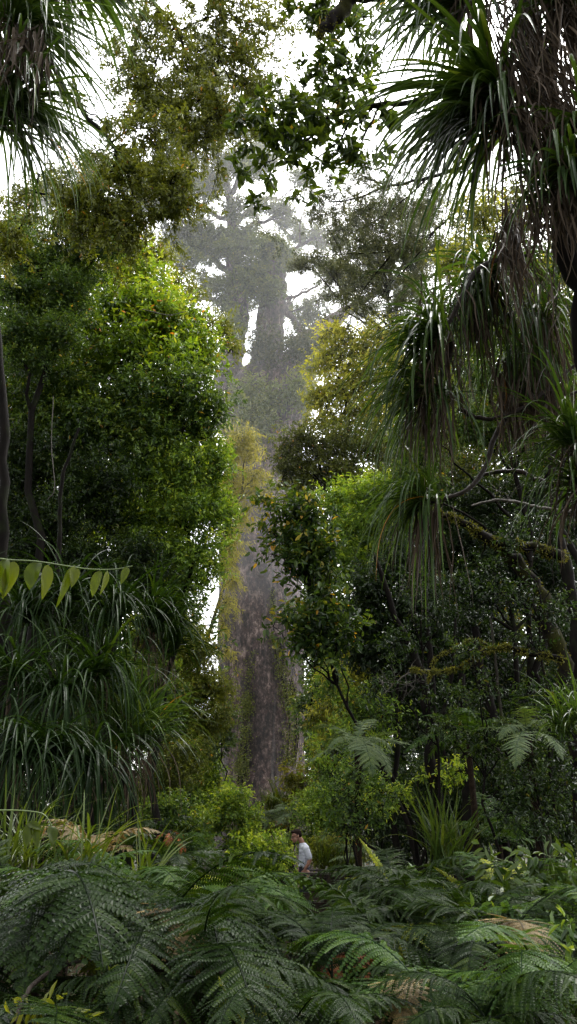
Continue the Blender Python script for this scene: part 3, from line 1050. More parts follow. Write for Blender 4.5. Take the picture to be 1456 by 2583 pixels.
# ------------------------------------------------------------------ left side trees
crown_tree('broadleaf_tree', 'tall bright green glossy broadleaf tree lit at its top on the left', 'tree',
           [(300, 700, 95, 70, 0, .1), (365, 700, 56, 48, 0, .15), (415, 755, 66, 58, 0, .12), (330, 780, 110, 80, -.5, .05), (405, 840, 95, 80, -.3, .06), (480, 875, 62, 50, 0, .0), (530, 875, 36, 34, .2, .06),
            (250, 820, 90, 90, -.6, 0), (370, 900, 120, 90, -.8, -.02), (480, 920, 80, 70, 0, -.04), (250, 920, 100, 90, -.4, -.06), (475, 790, 36, 40, 0, .08), (330, 655, 60, 40, .4, .16)],
           17, 14, 5.6, 'bright', 101, 5.2, base=(-3.4, 17.6), r0=.2, tbase=.44)
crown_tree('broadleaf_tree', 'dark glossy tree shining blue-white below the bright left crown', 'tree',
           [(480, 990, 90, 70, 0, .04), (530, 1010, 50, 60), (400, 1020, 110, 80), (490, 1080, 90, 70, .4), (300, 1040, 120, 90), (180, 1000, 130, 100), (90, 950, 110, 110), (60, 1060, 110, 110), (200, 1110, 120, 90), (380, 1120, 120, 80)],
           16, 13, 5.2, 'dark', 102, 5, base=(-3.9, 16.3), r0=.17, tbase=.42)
crown_tree('broadleaf_tree', 'dark small-leaved tree rising at the far left edge', 'tree',
           [(90, 650, 120, 90), (210, 640, 110, 80), (280, 600, 60, 60), (60, 760, 110, 100), (160, 740, 110, 90), (40, 870, 90, 100), (140, 860, 90, 80), (20, 600, 70, 60), (170, 570, 70, 50)],
           14.5, 8.5, 3.6, 'dark', 103, 4.6, base=(-5.0, 14.8), r0=.2, tbase=.36)
crown_tree('broadleaf_tree', 'green understorey tree halfway down the left side above the strap-leaf clumps', 'tree',
           [(450, 1180, 110, 80, 0, .05), (520, 1160, 60, 60, 0, .1), (330, 1210, 130, 90), (470, 1290, 100, 80), (350, 1310, 120, 80), (530, 1240, 60, 60, .3, .05), (410, 1380, 110, 70), (520, 1380, 60, 60), (490, 1450, 80, 60), (560, 1300, 40, 50, .3)],
           16.2, 12, 4.8, 'shrub', 104, 5, base=(-2.6, 16.4), r0=.14, tbase=.36)
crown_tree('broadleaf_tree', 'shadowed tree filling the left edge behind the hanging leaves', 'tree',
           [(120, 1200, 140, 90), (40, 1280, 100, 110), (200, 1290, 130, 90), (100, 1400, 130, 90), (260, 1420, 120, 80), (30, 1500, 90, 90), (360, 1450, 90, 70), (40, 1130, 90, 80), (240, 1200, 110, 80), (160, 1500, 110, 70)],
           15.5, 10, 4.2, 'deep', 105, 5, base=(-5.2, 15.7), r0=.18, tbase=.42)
crown_tree('drooping_conifer', 'feathery yellow-green conifer drooping in front of the giant trunk', 'tree',
           [(600, 1105, 44, 34), (628, 1130, 22, 40), (575, 1140, 50, 44), (590, 1195, 80, 26, .4), (650, 1190, 32, 18), (560, 1230, 60, 50), (600, 1290, 34, 44), (580, 1350, 34, 46), (585, 1460, 26, 20), (570, 1520, 22, 34), (560, 1400, 30, 46), (565, 1570, 16, 24), (575, 1640, 18, 14), (640, 1230, 44, 16)],
           33, 10, 1.7, 'needle', 106, 3.6, base=(-4.6, 33.5), r0=.2, droop=.55, up=.3, flat=1.0, bend=.1, sub=16, tbase=.5, bark='vine')
crown_tree('narrowleaf_tree', 'olive fine-leaved tree beside the left edge of the giant trunk', 'tree',
           [(440, 1560, 80, 60, 0, -.05), (480, 1640, 80, 70), (510, 1720, 70, 60, 0, .08), (550, 1730, 40, 40, 0, .12), (470, 1770, 90, 70), (520, 1810, 46, 50), (420, 1700, 80, 80), (480, 1860, 70, 60), (410, 1830, 80, 70), (370, 1600, 70, 70, 0, -.1)],
           24, 10, 3.0, 'olive', 107, 4.6, base=(-2.8, 24.4), r0=.16, droop=.3, tbase=.54)
crown_tree('shrub', 'blue-green round-leaved shrub against the lower left of the giant trunk', 'shrub',
           [(560, 1800, 34, 40), (575, 1850, 26, 30), (540, 1880, 40, 36)], 26.5, 9, 5, 'fernpale', 108, 4.6, base=(-2.0, 26.8), r0=.06, tbase=.4)
crown_tree('broadleaf_tree', 'slim tree with sunlit pinkish shoots on the upper left slope of foliage', 'tree',
           [(560, 830, 40, 36, 0, .05), (585, 880, 20, 24, 0, .15), (515, 805, 28, 28), (480, 745, 28, 30, 0, .1), (450, 705, 24, 24), (400, 660, 50, 40, .5, .22), (395, 635, 28, 22, .5, .3)],
           20, 12, 4.6, 'olive', 109, 4.4, base=(-3.2, 20.4), r0=.12, tbase=.46)

# understorey shrubs, left of and around the walker
for a in [
    ('leafy green shrub at the foot of the giant trunk on the left', [(490, 1930, 60, 60), (530, 1990, 50, 46), (460, 2000, 70, 60)], 27, 9, 4.4, 'shrub', 121, .44),
    ('large bushy shrub left of the walker with small shining leaves', [(580, 2030, 54, 46, 0, .04), (620, 2060, 46, 40), (540, 2070, 60, 50), (600, 2120, 60, 44)], 22, 9, 4.6, 'shrub', 122, .42),
    ('low yellow-green shrub hiding the walkway left of the walker', [(650, 2150, 50, 34, 0, .1), (700, 2170, 36, 30, 0, .1), (600, 2180, 50, 30), (690, 2130, 40, 30), (735, 2190, 12, 16), (660, 2195, 60, 22)], 17.3, 10, 5, 'shrub', 123, .5),
    ('dark green shrub behind the low grass on the left', [(430, 2040, 70, 60), (380, 2090, 60, 50), (490, 2100, 60, 50), (430, 2140, 70, 40)], 18.5, 9, 4.2, 'dark', 124, .44),
    ('olive leafy shrub between the strap-leaf clumps and the walkway', [(440, 1950, 60, 60), (400, 1990, 50, 50), (360, 2030, 50, 50), (470, 1900, 50, 40)], 20, 9, 3.6, 'olive', 125, .36),
    ('lime green shrub at the right foot of the giant trunk', [(745, 1960, 34, 26, 0, .1), (770, 1990, 30, 26), (735, 2000, 24, 24), (720, 1960, 14, 16)], 30, 11, 5, 'lime', 126, .42),
    ('rounded green shrub just behind the walker', [(790, 2040, 50, 40), (830, 2070, 50, 40), (850, 2020, 50, 44), (800, 2110, 50, 36)], 22.5, 9, 4, 'shrub', 127, .36),
    ('ferny green bush right of the walker', [(850, 2130, 50, 34), (830, 2160, 44, 24), (890, 2150, 50, 34), (810, 2150, 30, 30)], 20, 10, 3, 'olive', 128, .5),
    ('low leafy growth at the base of the giant trunk', [(650, 2070, 50, 24), (720, 2060, 50, 24), (590, 2040, 36, 24), (700, 2095, 60, 20)], 33, 8, 4, 'olive', 129, .48),
]:
    lab, cl, Y, lp, wp, mt, sd_, tb_ = a
    crown_tree('shrub', lab, 'shrub', cl, Y, lp, wp, mt, sd_, 5, r0=.05, stem='stems', crown='foliage', tbase=tb_)

# ------------------------------------------------------------------ right side trees
crown_tree('broadleaf_tree', 'rounded golden-olive tree glowing right of the giant limbs', 'tree',
           [(850, 850, 60, 40, 0, .12), (820, 900, 46, 50, 0, .1), (890, 890, 70, 60, 0, .06), (850, 970, 70, 60, 0, .08), (810, 1000, 44, 40), (920, 960, 80, 70), (960, 850, 60, 50), (820, 1060, 50, 34, 0, -.05), (900, 1040, 80, 60, 0, -.06), (1000, 920, 60, 80)],
           27, 9.5, 4.4, 'gold', 141, 4.8, base=(3.0, 27.5), r0=.2, tbase=.40)
crown_tree('broadleaf_tree', 'darker olive tree below the golden one on the right', 'tree',
           [(760, 1110, 60, 44, 0, .03), (730, 1150, 44, 40, 0, -.04), (800, 1150, 70, 60), (860, 1110, 70, 56), (770, 1200, 60, 44, 0, -.06), (850, 1190, 70, 60), (930, 1120, 80, 70), (720, 1195, 20, 30)],
           25.5, 9, 4, 'olive', 142, 4.8, base=(1.8, 26), r0=.16, tbase=.36)
crown_tree('fineleaf_tree', 'misty grey fine-leaved tree fanning in from the upper right', 'tree',
           [(790, 660, 60, 34), (760, 670, 36, 26), (850, 690, 60, 44), (900, 640, 80, 50), (870, 745, 50, 34), (920, 720, 70, 44), (980, 680, 70, 60), (960, 590, 80, 50), (860, 570, 66, 40), (1020, 610, 70, 70), (930, 530, 60, 40), (800, 540, 40, 30), (1050, 710, 60, 50), (1080, 560, 60, 60), (1075, 640, 60, 60), (1010, 520, 60, 46), (1130, 660, 50, 60), (1090, 780, 60, 50), (1010, 770, 60, 50)],
           27, 6, 2.0, 'finehaze', 143, 2.5, base=(5.4, 28), r0=.2, droop=.05, sub=18, tbase=.42, twigs=40, sr_=(.18, .36))
crown_tree('broadleaf_tree', 'tree with large dark leaves and yellow tips reaching across the giant trunk', 'tree',
           [(670, 1262, 44, 16, 0, .22), (715, 1285, 50, 24, 0, .1), (690, 1345, 46, 20, .1, .06), (730, 1350, 44, 36), (690, 1400, 24, 18), (735, 1420, 40, 24), (770, 1330, 50, 44), (780, 1400, 50, 44),
            (725, 1570, 40, 24, 0, .1), (690, 1580, 22, 14, 0, .15), (780, 1560, 56, 44, 0, .03), (800, 1610, 56, 44), (790, 1490, 50, 40), (830, 1440, 60, 50), (840, 1530, 60, 50), (860, 1640, 50, 40), (820, 1380, 60, 50), (750, 1460, 34, 26), (760, 1390, 50, 40), (850, 1590, 60, 50), (770, 1620, 40, 30), (740, 1290, 50, 34), (800, 1290, 60, 50)],
           13, 19, 9, 'tips', 144, 4.2, base=(2.5, 13.6), r0=.07, tbase=.32, k=6, sub=9)
crown_tree('broadleaf_tree', 'fresh green dense tree right of centre below the olive crowns', 'tree',
           [(860, 1260, 70, 56, 0, .08), (930, 1250, 70, 60, 0, .06), (900, 1330, 90, 60, 0, .02), (830, 1350, 60, 50), (980, 1330, 80, 70), (940, 1410, 90, 60), (1000, 1240, 60, 60), (870, 1420, 70, 50)],
           16.5, 11, 4.0, 'shrub', 145, 5, base=(2.2, 17), r0=.13, tbase=.36)
crown_tree('broadleaf_tree', 'deep green shaded tree low on the right with twin dark stems', 'tree',
           [(930, 1490, 90, 60), (1010, 1440, 90, 70), (900, 1570, 80, 60), (980, 1560, 90, 70), (1060, 1520, 90, 80), (930, 1650, 80, 60, 0, -.05), (1020, 1650, 90, 70, 0, -.08), (1090, 1620, 80, 70)],
           15, 12, 4.8, 'shade', 146, 4.8, base=(2.4, 15.3), r0=.13, tbase=.32)
crown_tree('shrub', 'yellow-green bush glowing beside the right edge of the giant trunk', 'shrub',
           [(850, 1700, 50, 44, 0, .06), (880, 1750, 56, 50), (830, 1790, 46, 34, 0, .08), (800, 1800, 30, 24), (860, 1830, 60, 50), (900, 1690, 50, 40), (830, 1880, 46, 40, 0, -.06)],
           25, 9, 3.4, 'gold', 147, 4.4, base=(1.8, 25.3), r0=.08, tbase=.36, droop=.3, stem='stems', crown='foliage')
crown_tree('broadleaf_tree', 'sunlit yellowish tree behind the strap plants at the right edge', 'tree',
           [(1390, 720, 80, 60, 0, .05), (1440, 770, 60, 60), (1330, 740, 60, 50), (1400, 660, 70, 40), (1300, 690, 50, 40), (1220, 560, 60, 60, 0, -.2), (1160, 650, 50, 60, 0, -.15)],
           15, 11, 4.6, 'gold', 148, 4, base=(6, 15.4), r0=.16, tbase=.34)
crown_tree('broadleaf_tree', 'mid green tree tangled behind the hanging strap plants on the right', 'tree',
           [(1300, 850, 90, 70), (1400, 870, 80, 80), (1200, 950, 100, 80), (1330, 970, 100, 80), (1430, 1000, 70, 90), (1180, 1070, 100, 70), (1290, 1090, 100, 70), (1400, 1120, 90, 80), (1080, 1100, 90, 80), (1050, 1180, 80, 70), (1160, 800, 60, 70)],
           16, 11, 4.6, 'dark', 149, 4, base=(5.2, 16.4), r0=.18, tbase=.44)
crown_tree('broadleaf_tree', 'shaded tree filling the right edge under the pale bare branches', 'tree',
           [(1130, 1290, 100, 70), (1240, 1270, 100, 70), (1350, 1260, 100, 80), (1430, 1320, 70, 90), (1180, 1380, 110, 70), (1300, 1400, 110, 80), (1400, 1450, 90, 80), (1220, 1490, 100, 60), (1110, 1420, 90, 60)],
           17, 11, 4.4, 'shade', 150, 4.2, base=(4.6, 17.5), r0=.16, tbase=.36)
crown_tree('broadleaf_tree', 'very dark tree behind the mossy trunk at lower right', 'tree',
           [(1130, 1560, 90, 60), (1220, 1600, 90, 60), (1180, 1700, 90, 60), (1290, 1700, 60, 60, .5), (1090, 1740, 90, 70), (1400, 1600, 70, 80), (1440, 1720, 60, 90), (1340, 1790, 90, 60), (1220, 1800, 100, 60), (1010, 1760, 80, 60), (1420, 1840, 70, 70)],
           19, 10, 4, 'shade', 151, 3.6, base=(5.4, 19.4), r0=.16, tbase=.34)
crown_tree('broadleaf_tree', 'pale green thin tree glimpsed through the gap at lower right', 'tree',
           [(1290, 1560, 50, 50), (1330, 1730, 60, 60), (1380, 1680, 50, 60), (1260, 1750, 60, 60), (1310, 1830, 80, 50), (1150, 1850, 80, 50)], 26, 9, 3.6, 'olive', 152, 2.2, base=(7, 26.5), r0=.14, tbase=.4)
for a in [
    ('dark leafy shrub in the shade right of the walkway', [(950, 1960, 70, 60), (900, 2010, 60, 50), (1000, 2030, 70, 60), (940, 2080, 60, 44)], 18, 10, 4.2, 'shade', 161, .4),
    ('shadowed shrub under the twin stems on the right', [(1080, 1960, 80, 60), (1160, 2000, 80, 60), (1100, 2060, 80, 60), (1200, 2080, 80, 60)], 17, 10, 4, 'shade', 162, .5),
    ('dark undergrowth below the leaning pale trunk at far right', [(1280, 1960, 80, 60), (1380, 1990, 80, 70), (1320, 2060, 80, 60), (1430, 2080, 60, 60), (1400, 1900, 80, 50)], 16, 10, 4, 'shade', 163, .5),
    ('small bright shrub with pinnate sprigs in the dark on the right', [(1100, 1965, 40, 16, 0, .2), (1000, 2000, 50, 20, 0, .2), (960, 2030, 40, 24, 0, .2), (1160, 1945, 40, 18, 0, .2)], 13, 12, 5, 'shrub', 164, .4),
]:
    lab, cl, Y, lp, wp, mt, sd_, tb_ = a
    crown_tree('shrub', lab, 'shrub', cl, Y, lp, wp, mt, sd_, 4.2, r0=.05, stem='stems', crown='foliage', tbase=tb_)

for a in [
    ('loose dark-leaved sprays hanging before the twin stems at right', [(1000, 1620, 70, 40), (1090, 1560, 60, 36), (1150, 1480, 70, 40), (1040, 1480, 60, 40), (1130, 1750, 60, 40), (960, 1720, 60, 40)], 11.8, 14, 5.5, 'shade', 171, .44),
    ('loose green sprays covering the mossy trunk at the lower right', [(1300, 1500, 70, 40), (1390, 1540, 60, 40), (1340, 1620, 40, 30), (1430, 1770, 50, 60), (1240, 1440, 60, 36), (1290, 1340, 60, 36), (1400, 1330, 60, 40), (1330, 1760, 60, 40), (1400, 1850, 50, 40)], 11, 13, 5, 'shade', 172, .42),
    ('leafy bush filling the space under the large-leaved branches right of the giant trunk', [(840, 1720, 60, 50, 4), (900, 1780, 60, 50), (860, 1860, 56, 44, 2), (930, 1880, 60, 50), (830, 1940, 50, 40, 3), (910, 1960, 60, 40), (960, 1800, 60, 50)], 14.5, 13, 4.6, 'shrub', 174, .26),
    ('dark bush hiding the foot of the fern right of the walker', [(880, 2000, 60, 50), (930, 2060, 60, 44), (870, 2080, 50, 40), (960, 2000, 50, 50), (900, 1950, 40, 24)], 11.6, 13, 5, 'dark', 175, .34),
    ('dark bush hiding the foot of the fern at the far right', [(1330, 1980, 70, 50), (1290, 2050, 60, 50), (1380, 2060, 70, 50), (1420, 1980, 50, 60), (1340, 1920, 50, 26)], 10.2, 14, 5.4, 'shade', 176, .5),
    ('small leafy bush closing the gap at the back of the walker', [(735, 2120, 30, 36, 1), (720, 2165, 36, 30), (760, 2060, 36, 26, 1)], 21, 10, 4.4, 'shrub', 177, .36),
    ('thin leafy sprays beside the pale leaning trunk at lower right', [(1220, 1760, 60, 40), (1280, 1850, 60, 40), (1210, 1880, 60, 40), (1330, 1930, 50, 40), (1140, 1830, 50, 36), (1180, 1640, 50, 30)], 10.8, 13, 5, 'shade', 173, .6),
]:
    lab, cl, Y, lp, wp, mt, sd_, tb_ = a
    crown_tree('slender_tree', lab, 'tree', cl, Y, lp, wp, mt, sd_, 2.1, r0=.05, tbase=tb_)

# ------------------------------------------------------------------ thicket trees that close the view behind
def wall_tree(label, x0, x1, y0, y1, Y, mat, seed, nx, ny, tb=.42, lp=11, wp=5, cov=4.2, group=None, keep=None):
    rng = np.random.default_rng(seed)
    cl = []
    for i in range(nx):
        for j in range(ny):
            px = x0 + (x1 - x0) * (i + .5 + rng.normal(0, .2)) / nx
            py = y0 + (y1 - y0) * (j + .5 + rng.normal(0, .2)) / ny
            cl.append((px, py, (x1 - x0) / nx * .72, (y1 - y0) / ny * .66, rng.normal(0, .5), rng.normal(0, .05)))
    crown_tree('forest_tree', label, 'tree', cl, Y, lp, wp, mat, seed, cov, r0=.16, sub=11, tbase=tb, group=group)


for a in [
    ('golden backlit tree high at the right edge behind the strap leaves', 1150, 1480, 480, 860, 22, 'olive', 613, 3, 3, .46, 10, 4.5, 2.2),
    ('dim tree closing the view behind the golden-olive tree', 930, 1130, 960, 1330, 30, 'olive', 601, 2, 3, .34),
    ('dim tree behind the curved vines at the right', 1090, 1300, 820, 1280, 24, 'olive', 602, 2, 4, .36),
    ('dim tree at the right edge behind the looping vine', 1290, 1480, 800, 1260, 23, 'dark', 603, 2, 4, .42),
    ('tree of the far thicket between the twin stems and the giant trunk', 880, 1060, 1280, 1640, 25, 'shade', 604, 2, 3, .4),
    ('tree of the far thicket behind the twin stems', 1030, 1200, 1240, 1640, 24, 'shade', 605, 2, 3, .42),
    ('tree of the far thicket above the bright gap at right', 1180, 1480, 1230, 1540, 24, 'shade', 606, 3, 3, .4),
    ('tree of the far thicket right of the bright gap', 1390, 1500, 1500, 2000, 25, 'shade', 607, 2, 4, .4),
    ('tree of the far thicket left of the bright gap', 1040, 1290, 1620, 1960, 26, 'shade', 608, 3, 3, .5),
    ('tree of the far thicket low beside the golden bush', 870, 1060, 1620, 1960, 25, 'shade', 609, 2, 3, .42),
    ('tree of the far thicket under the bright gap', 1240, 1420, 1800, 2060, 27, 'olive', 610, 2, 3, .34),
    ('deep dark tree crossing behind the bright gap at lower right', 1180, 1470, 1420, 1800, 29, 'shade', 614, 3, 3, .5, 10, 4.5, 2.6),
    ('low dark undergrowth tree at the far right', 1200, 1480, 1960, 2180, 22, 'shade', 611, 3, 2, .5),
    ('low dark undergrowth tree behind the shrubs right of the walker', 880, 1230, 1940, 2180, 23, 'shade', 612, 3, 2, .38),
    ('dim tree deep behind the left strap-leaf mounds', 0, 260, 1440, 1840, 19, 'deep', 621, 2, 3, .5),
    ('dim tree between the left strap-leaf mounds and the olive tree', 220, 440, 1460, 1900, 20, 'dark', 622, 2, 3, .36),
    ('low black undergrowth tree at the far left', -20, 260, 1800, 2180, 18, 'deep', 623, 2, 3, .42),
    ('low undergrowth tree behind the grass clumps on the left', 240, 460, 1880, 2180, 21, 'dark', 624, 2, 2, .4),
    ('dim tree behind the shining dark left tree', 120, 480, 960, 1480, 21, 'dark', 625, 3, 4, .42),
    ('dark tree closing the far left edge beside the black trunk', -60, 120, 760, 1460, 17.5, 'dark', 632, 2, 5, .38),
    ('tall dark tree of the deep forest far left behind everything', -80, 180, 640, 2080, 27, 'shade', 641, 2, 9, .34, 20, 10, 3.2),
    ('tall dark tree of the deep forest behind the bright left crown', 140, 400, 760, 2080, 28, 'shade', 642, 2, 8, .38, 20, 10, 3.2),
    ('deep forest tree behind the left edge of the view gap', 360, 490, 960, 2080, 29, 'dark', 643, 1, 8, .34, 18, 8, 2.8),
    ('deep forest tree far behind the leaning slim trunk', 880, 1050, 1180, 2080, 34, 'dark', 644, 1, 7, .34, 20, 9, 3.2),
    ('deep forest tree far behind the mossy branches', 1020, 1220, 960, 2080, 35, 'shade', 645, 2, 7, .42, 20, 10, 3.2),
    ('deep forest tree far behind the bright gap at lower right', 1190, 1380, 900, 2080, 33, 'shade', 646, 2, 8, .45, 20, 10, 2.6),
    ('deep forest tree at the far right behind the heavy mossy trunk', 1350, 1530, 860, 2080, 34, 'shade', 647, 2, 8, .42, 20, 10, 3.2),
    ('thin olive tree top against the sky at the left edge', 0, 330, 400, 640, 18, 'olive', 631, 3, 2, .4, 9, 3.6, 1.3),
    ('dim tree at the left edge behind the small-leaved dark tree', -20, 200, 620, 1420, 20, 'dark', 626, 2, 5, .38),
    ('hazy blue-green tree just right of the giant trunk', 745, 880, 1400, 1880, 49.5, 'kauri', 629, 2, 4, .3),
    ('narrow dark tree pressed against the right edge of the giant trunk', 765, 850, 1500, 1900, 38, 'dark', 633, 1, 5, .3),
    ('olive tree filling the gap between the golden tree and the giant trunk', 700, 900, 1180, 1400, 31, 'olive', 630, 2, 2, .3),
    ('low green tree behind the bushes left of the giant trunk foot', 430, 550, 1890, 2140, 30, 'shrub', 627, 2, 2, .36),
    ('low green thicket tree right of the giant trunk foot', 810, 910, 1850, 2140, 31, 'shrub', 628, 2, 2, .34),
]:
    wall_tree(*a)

# ------------------------------------------------------------------ overhanging branches
spray_branch('overhanging_branch', 'long dark branch with small olive leaves arching across the upper left sky', 'branch',
             [[(150, 210), (215, 290), (280, 360), (300, 395), (350, 430), (420, 460), (480, 470)], [(300, 395), (270, 460), (250, 520), (240, 560)], [(280, 360), (340, 325), (400, 330)],
              [(60, 480), (160, 500), (240, 520), (300, 560)], [(350, 430), (330, 500), (300, 540), (320, 600)], [(420, 460), (430, 500), (410, 540)], [(100, 440), (60, 560), (30, 600)]],
             9.5, 13, 5, 'olive', 181, n2=18, len2=82, tw=5, r0=.04, tbase=.52, dens=1.1, leaf_k=3, len3=.6)
spray_branch('overhanging_branch', 'leafy branch with fine olive foliage hanging from the top edge left of the sky gap', 'branch',
             [[(330, -60), (400, 20), (450, 80), (470, 150), (478, 220)], [(470, 150), (540, 110), (600, 140), (660, 180)], [(478, 220), (465, 280), (480, 300)], [(478, 220), (520, 270), (540, 280)],
              [(450, 80), (540, 40), (620, 60), (690, 80)], [(400, 20), (370, 100), (380, 180), (420, 260)], [(540, 110), (580, 200), (620, 230)], [(350, 60), (340, 150), (350, 230)], [(500, -40), (570, 0), (640, 10)], [(400, 130), (390, 220), (430, 300)], [(540, 260), (560, 320), (520, 350)]],
             10.5, 12, 4.6, 'olive', 182, n2=18, len2=110, tw=5, r0=.035, tbase=.5, dens=1.1, leaf_k=3, len3=.6)
spray_branch('overhanging_branch', 'branch of large dark leaves reaching left over the misty crown at upper right', 'branch',
             [[(1060, 250), (960, 265), (890, 280), (820, 300), (740, 325), (690, 345)], [(820, 300), (760, 370), (700, 400), (650, 420)], [(890, 280), (860, 350), (800, 400), (760, 440)], [(740, 325), (680, 330), (640, 330)], [(960, 265), (920, 340), (900, 390)], [(780, 310), (740, 260), (700, 260)]],
             8, 27, 12.5, 'big', 183, n2=7, len2=84, tw=3, r0=.035, tbase=.42, leaf_k=2, dens=.9, droop=.1)
spray_branch('overhanging_branch', 'upright leafy branch beside the white sky gap at top right', 'branch',
             [[(930, 260), (900, 200), (870, 160), (830, 130)], [(900, 200), (840, 200), (800, 190)], [(870, 160), (880, 100), (860, 60)], [(840, 30), (790, 20), (740, 10)], [(920, 40), (860, 50), (800, 40)], [(890, 230), (820, 250), (780, 260)]],
             8.4, 24, 11, 'big', 184, n2=8, len2=84, tw=3, r0=.022, tbase=.42, leaf_k=2, dens=.9, droop=.1)
spray_branch('overhanging_branch', 'slender twiggy branch with tiny grey leaves below the large-leaved branch', 'branch',
             [[(1180, 420), (1080, 450), (980, 470), (900, 500), (830, 510)], [(1080, 450), (1000, 520), (940, 560), (880, 590)], [(1180, 500), (1100, 580), (1000, 630), (880, 640), (780, 650)], [(980, 470), (900, 440), (840, 440)], [(1100, 580), (1040, 660), (980, 720)], [(1000, 630), (940, 700), (900, 760)]],
             16, 8, 2.6, 'finehaze', 185, n2=11, len2=110, tw=5, r0=.05, tbase=.36, leaf_k=6, droop=.05)
limb('mossy_branch', 'thick mossy branch stub poking down from the top edge right of the sky gap', 'branch', [at(990, -40, 7.5), at(900, -5, 7.5), at(850, 35, 7.5), at(815, 75, 7.5), at(805, 95, 7.5)], [.11, .10, .085, .06, .03], 'mossbark', 186, 900, .03)

# ------------------------------------------------------------------ strap-leaved perching plants, right
strap_plant('strap_plant', 'huge strap-leaved tuft spraying long blades left from the upper right trunk', 'plant', [(1255, 235), (1290, 300, .2, .9)], 6.5, 201, 130, 470, 12, 'blade', 26, 330, bias=(-1.0, -.15, .0), grav=.125, el=(-.35, 1.0), seg=13)
strap_plant('strap_plant', 'strap-leaved tuft hanging from the top edge at upper right', 'plant', [(1190, -10), (1120, -60, .2, .8)], 6.6, 202, 85, 370, 11, 'blade', 30, 260, bias=(-.8, -.1, -.1), grav=.16, el=(-.4, .9), seg=12)
strap_plant('strap_plant', 'strap-leaved tuft at the far right edge with pale shining drooping blades', 'plant', [(1450, 440), (1480, 330, .1, .9)], 6.0, 203, 80, 320, 12, 'blade', 20, 260, bias=(-.5, -.35, .1), grav=.2, el=(-.3, 1.0), seg=12)
strap_plant('strap_plant', 'strap-leaved tuft in the top right corner over dead brown leaves', 'plant', [(1440, 20), (1400, -60, .1)], 6.2, 204, 70, 330, 11, 'blade', 60, 280, bias=(-.2, -.3, .1), grav=.2)


def dead_curtain(label, x0, x1, y0, y1, Y, n, lpx, seed, wpx=11, lean=.0):
    rng = np.random.default_rng(seed)
    s = ppm((x0 + x1) / 2, (y0 + y1) / 2, Y)
    t = rng.random(n)
    pts = np.array([at(x0 + (x1 - x0) * a + lean * b * (y1 - y0), y0 + (y1 - y0) * b, Y + c) for a, b, c in zip(rng.random(n), rng.random(n), rng.normal(0, .18, n))])
    root = thing('dead_leaf_curtain', label, 'dead leaves', pts[pts[:, 2].argmax()])
    mb = MB()
    D = np.stack([rng.normal(lean, .22, n), rng.normal(-.1, .25, n), np.full(n, -.8)], 1)
    ribbons(mb, rng, pts, D, lpx / s * rng.uniform(.4, 1.1, n), wpx / s * rng.uniform(.5, 1.2, n), 8, .12, .45, .8, .22, .8, wav=.11)
    mb.build('dead_leaves', MT['deadblade'], root)


dead_curtain('thick curtain of dead grey-brown strap leaves wrapping the trunk at upper right', 1225, 1430, -60, 330, 6.25, 520, 230, 211, 7, .12)
dead_curtain('hanging dead strap leaves in the middle of the right edge below the leaf-wrapped trunk', 1290, 1480, 260, 560, 6.2, 380, 210, 212, 7, .1)
dead_curtain('narrow hank of dead strap leaves hanging beside the curved bare stem', 1255, 1310, 500, 640, 7.4, 110, 220, 213, 7)
limb('leaning_trunk', 'dark trunk wrapped in dead leaves at the upper right', 'tree', [at(1560, 1500, 7.4), at(1500, 900, 7.3), at(1440, 560, 7.1), at(1370, 250, 7.0), at(1300, -150, 6.9)], [.2, .17, .16, .15, .14], 'bark', 214, part='trunk', sides=12)

strap_plant('strap_plant', 'arching strap-leaved head on a curved bare stem at middle right', 'plant', [(1110, 845), (1095, 835, .1, .8)], 8, 221, 62, 330, 8, 'blade', 26, 230, bias=(-.95, -.15, .12), grav=.16, el=(-.5, .85), seg=12, dead_spread=.15,
            stem=[[at(1330, 640, 8.3), at(1252, 655, 8.2), at(1195, 690, 8.1), at(1165, 750, 8), at(1140, 800, 8), at(1112, 845, 8)]], stem_r=.03)
strap_plant('strap_plant', 'dense drooping strap-leaved head below the arching one at middle right', 'plant', [(1080, 950, .2), (1120, 1000, .1), (1060, 1000, .3, .8)], 8.2, 222, 58, 330, 7.5, 'blade', 26, 280, bias=(-.8, -.1, .0), grav=.18, el=(-.4, .9), seg=12, dead_spread=.15,
            stem=[[at(1140, 860, 8.1), at(1135, 900, 8.2), at(1110, 960, 8.2)]], stem_r=.025)
strap_plant('strap_plant', 'strap-leaved head hanging below the hank of dead leaves at right', 'plant', [(1245, 690), (1225, 720, .2, .8)], 8.4, 223, 75, 360, 8, 'blade', 22, 260, bias=(-.35, -.1, -.1), grav=.24, el=(-.4, 1.0), seg=13, dead_spread=.15)
strap_plant('strap_plant', 'strap-leaved head with pale dead skirt near the right edge above the curved vine', 'plant', [(1370, 800), (1330, 880, .3, .9)], 8.8, 224, 75, 340, 7, 'blade', 34, 260, bias=(-.15, -.1, -.1), grav=.26, el=(-.4, 1.0), seg=13, dead_spread=.18, dead_tint=.6)
strap_plant('strap_plant', 'low strap-leaved head with a dark dead skirt on the pale curved stem at right', 'plant', [(1090, 1262), (1070, 1240, .2, .8)], 8.5, 225, 70, 300, 7, 'blade', 34, 280, bias=(-.95, -.1, .1), grav=.18, el=(-.5, .8), seg=12, dead_spread=.12,
            stem=[[at(1300, 1010, 9), at(1245, 1110, 8.8), at(1228, 1170, 8.7), at(1180, 1235, 8.6), at(1090, 1266, 8.5)]], stem_r=.028, dead_tint=.3)
strap_plant('strap_plant', 'strap leaves bristling at the right edge beside the moss-hung trunk', 'plant', [(1450, 1120), (1470, 1230, .2)], 8.0, 236, 70, 300, 9, 'blade', 30, 240, bias=(-.35, -.1, .15), grav=.18)
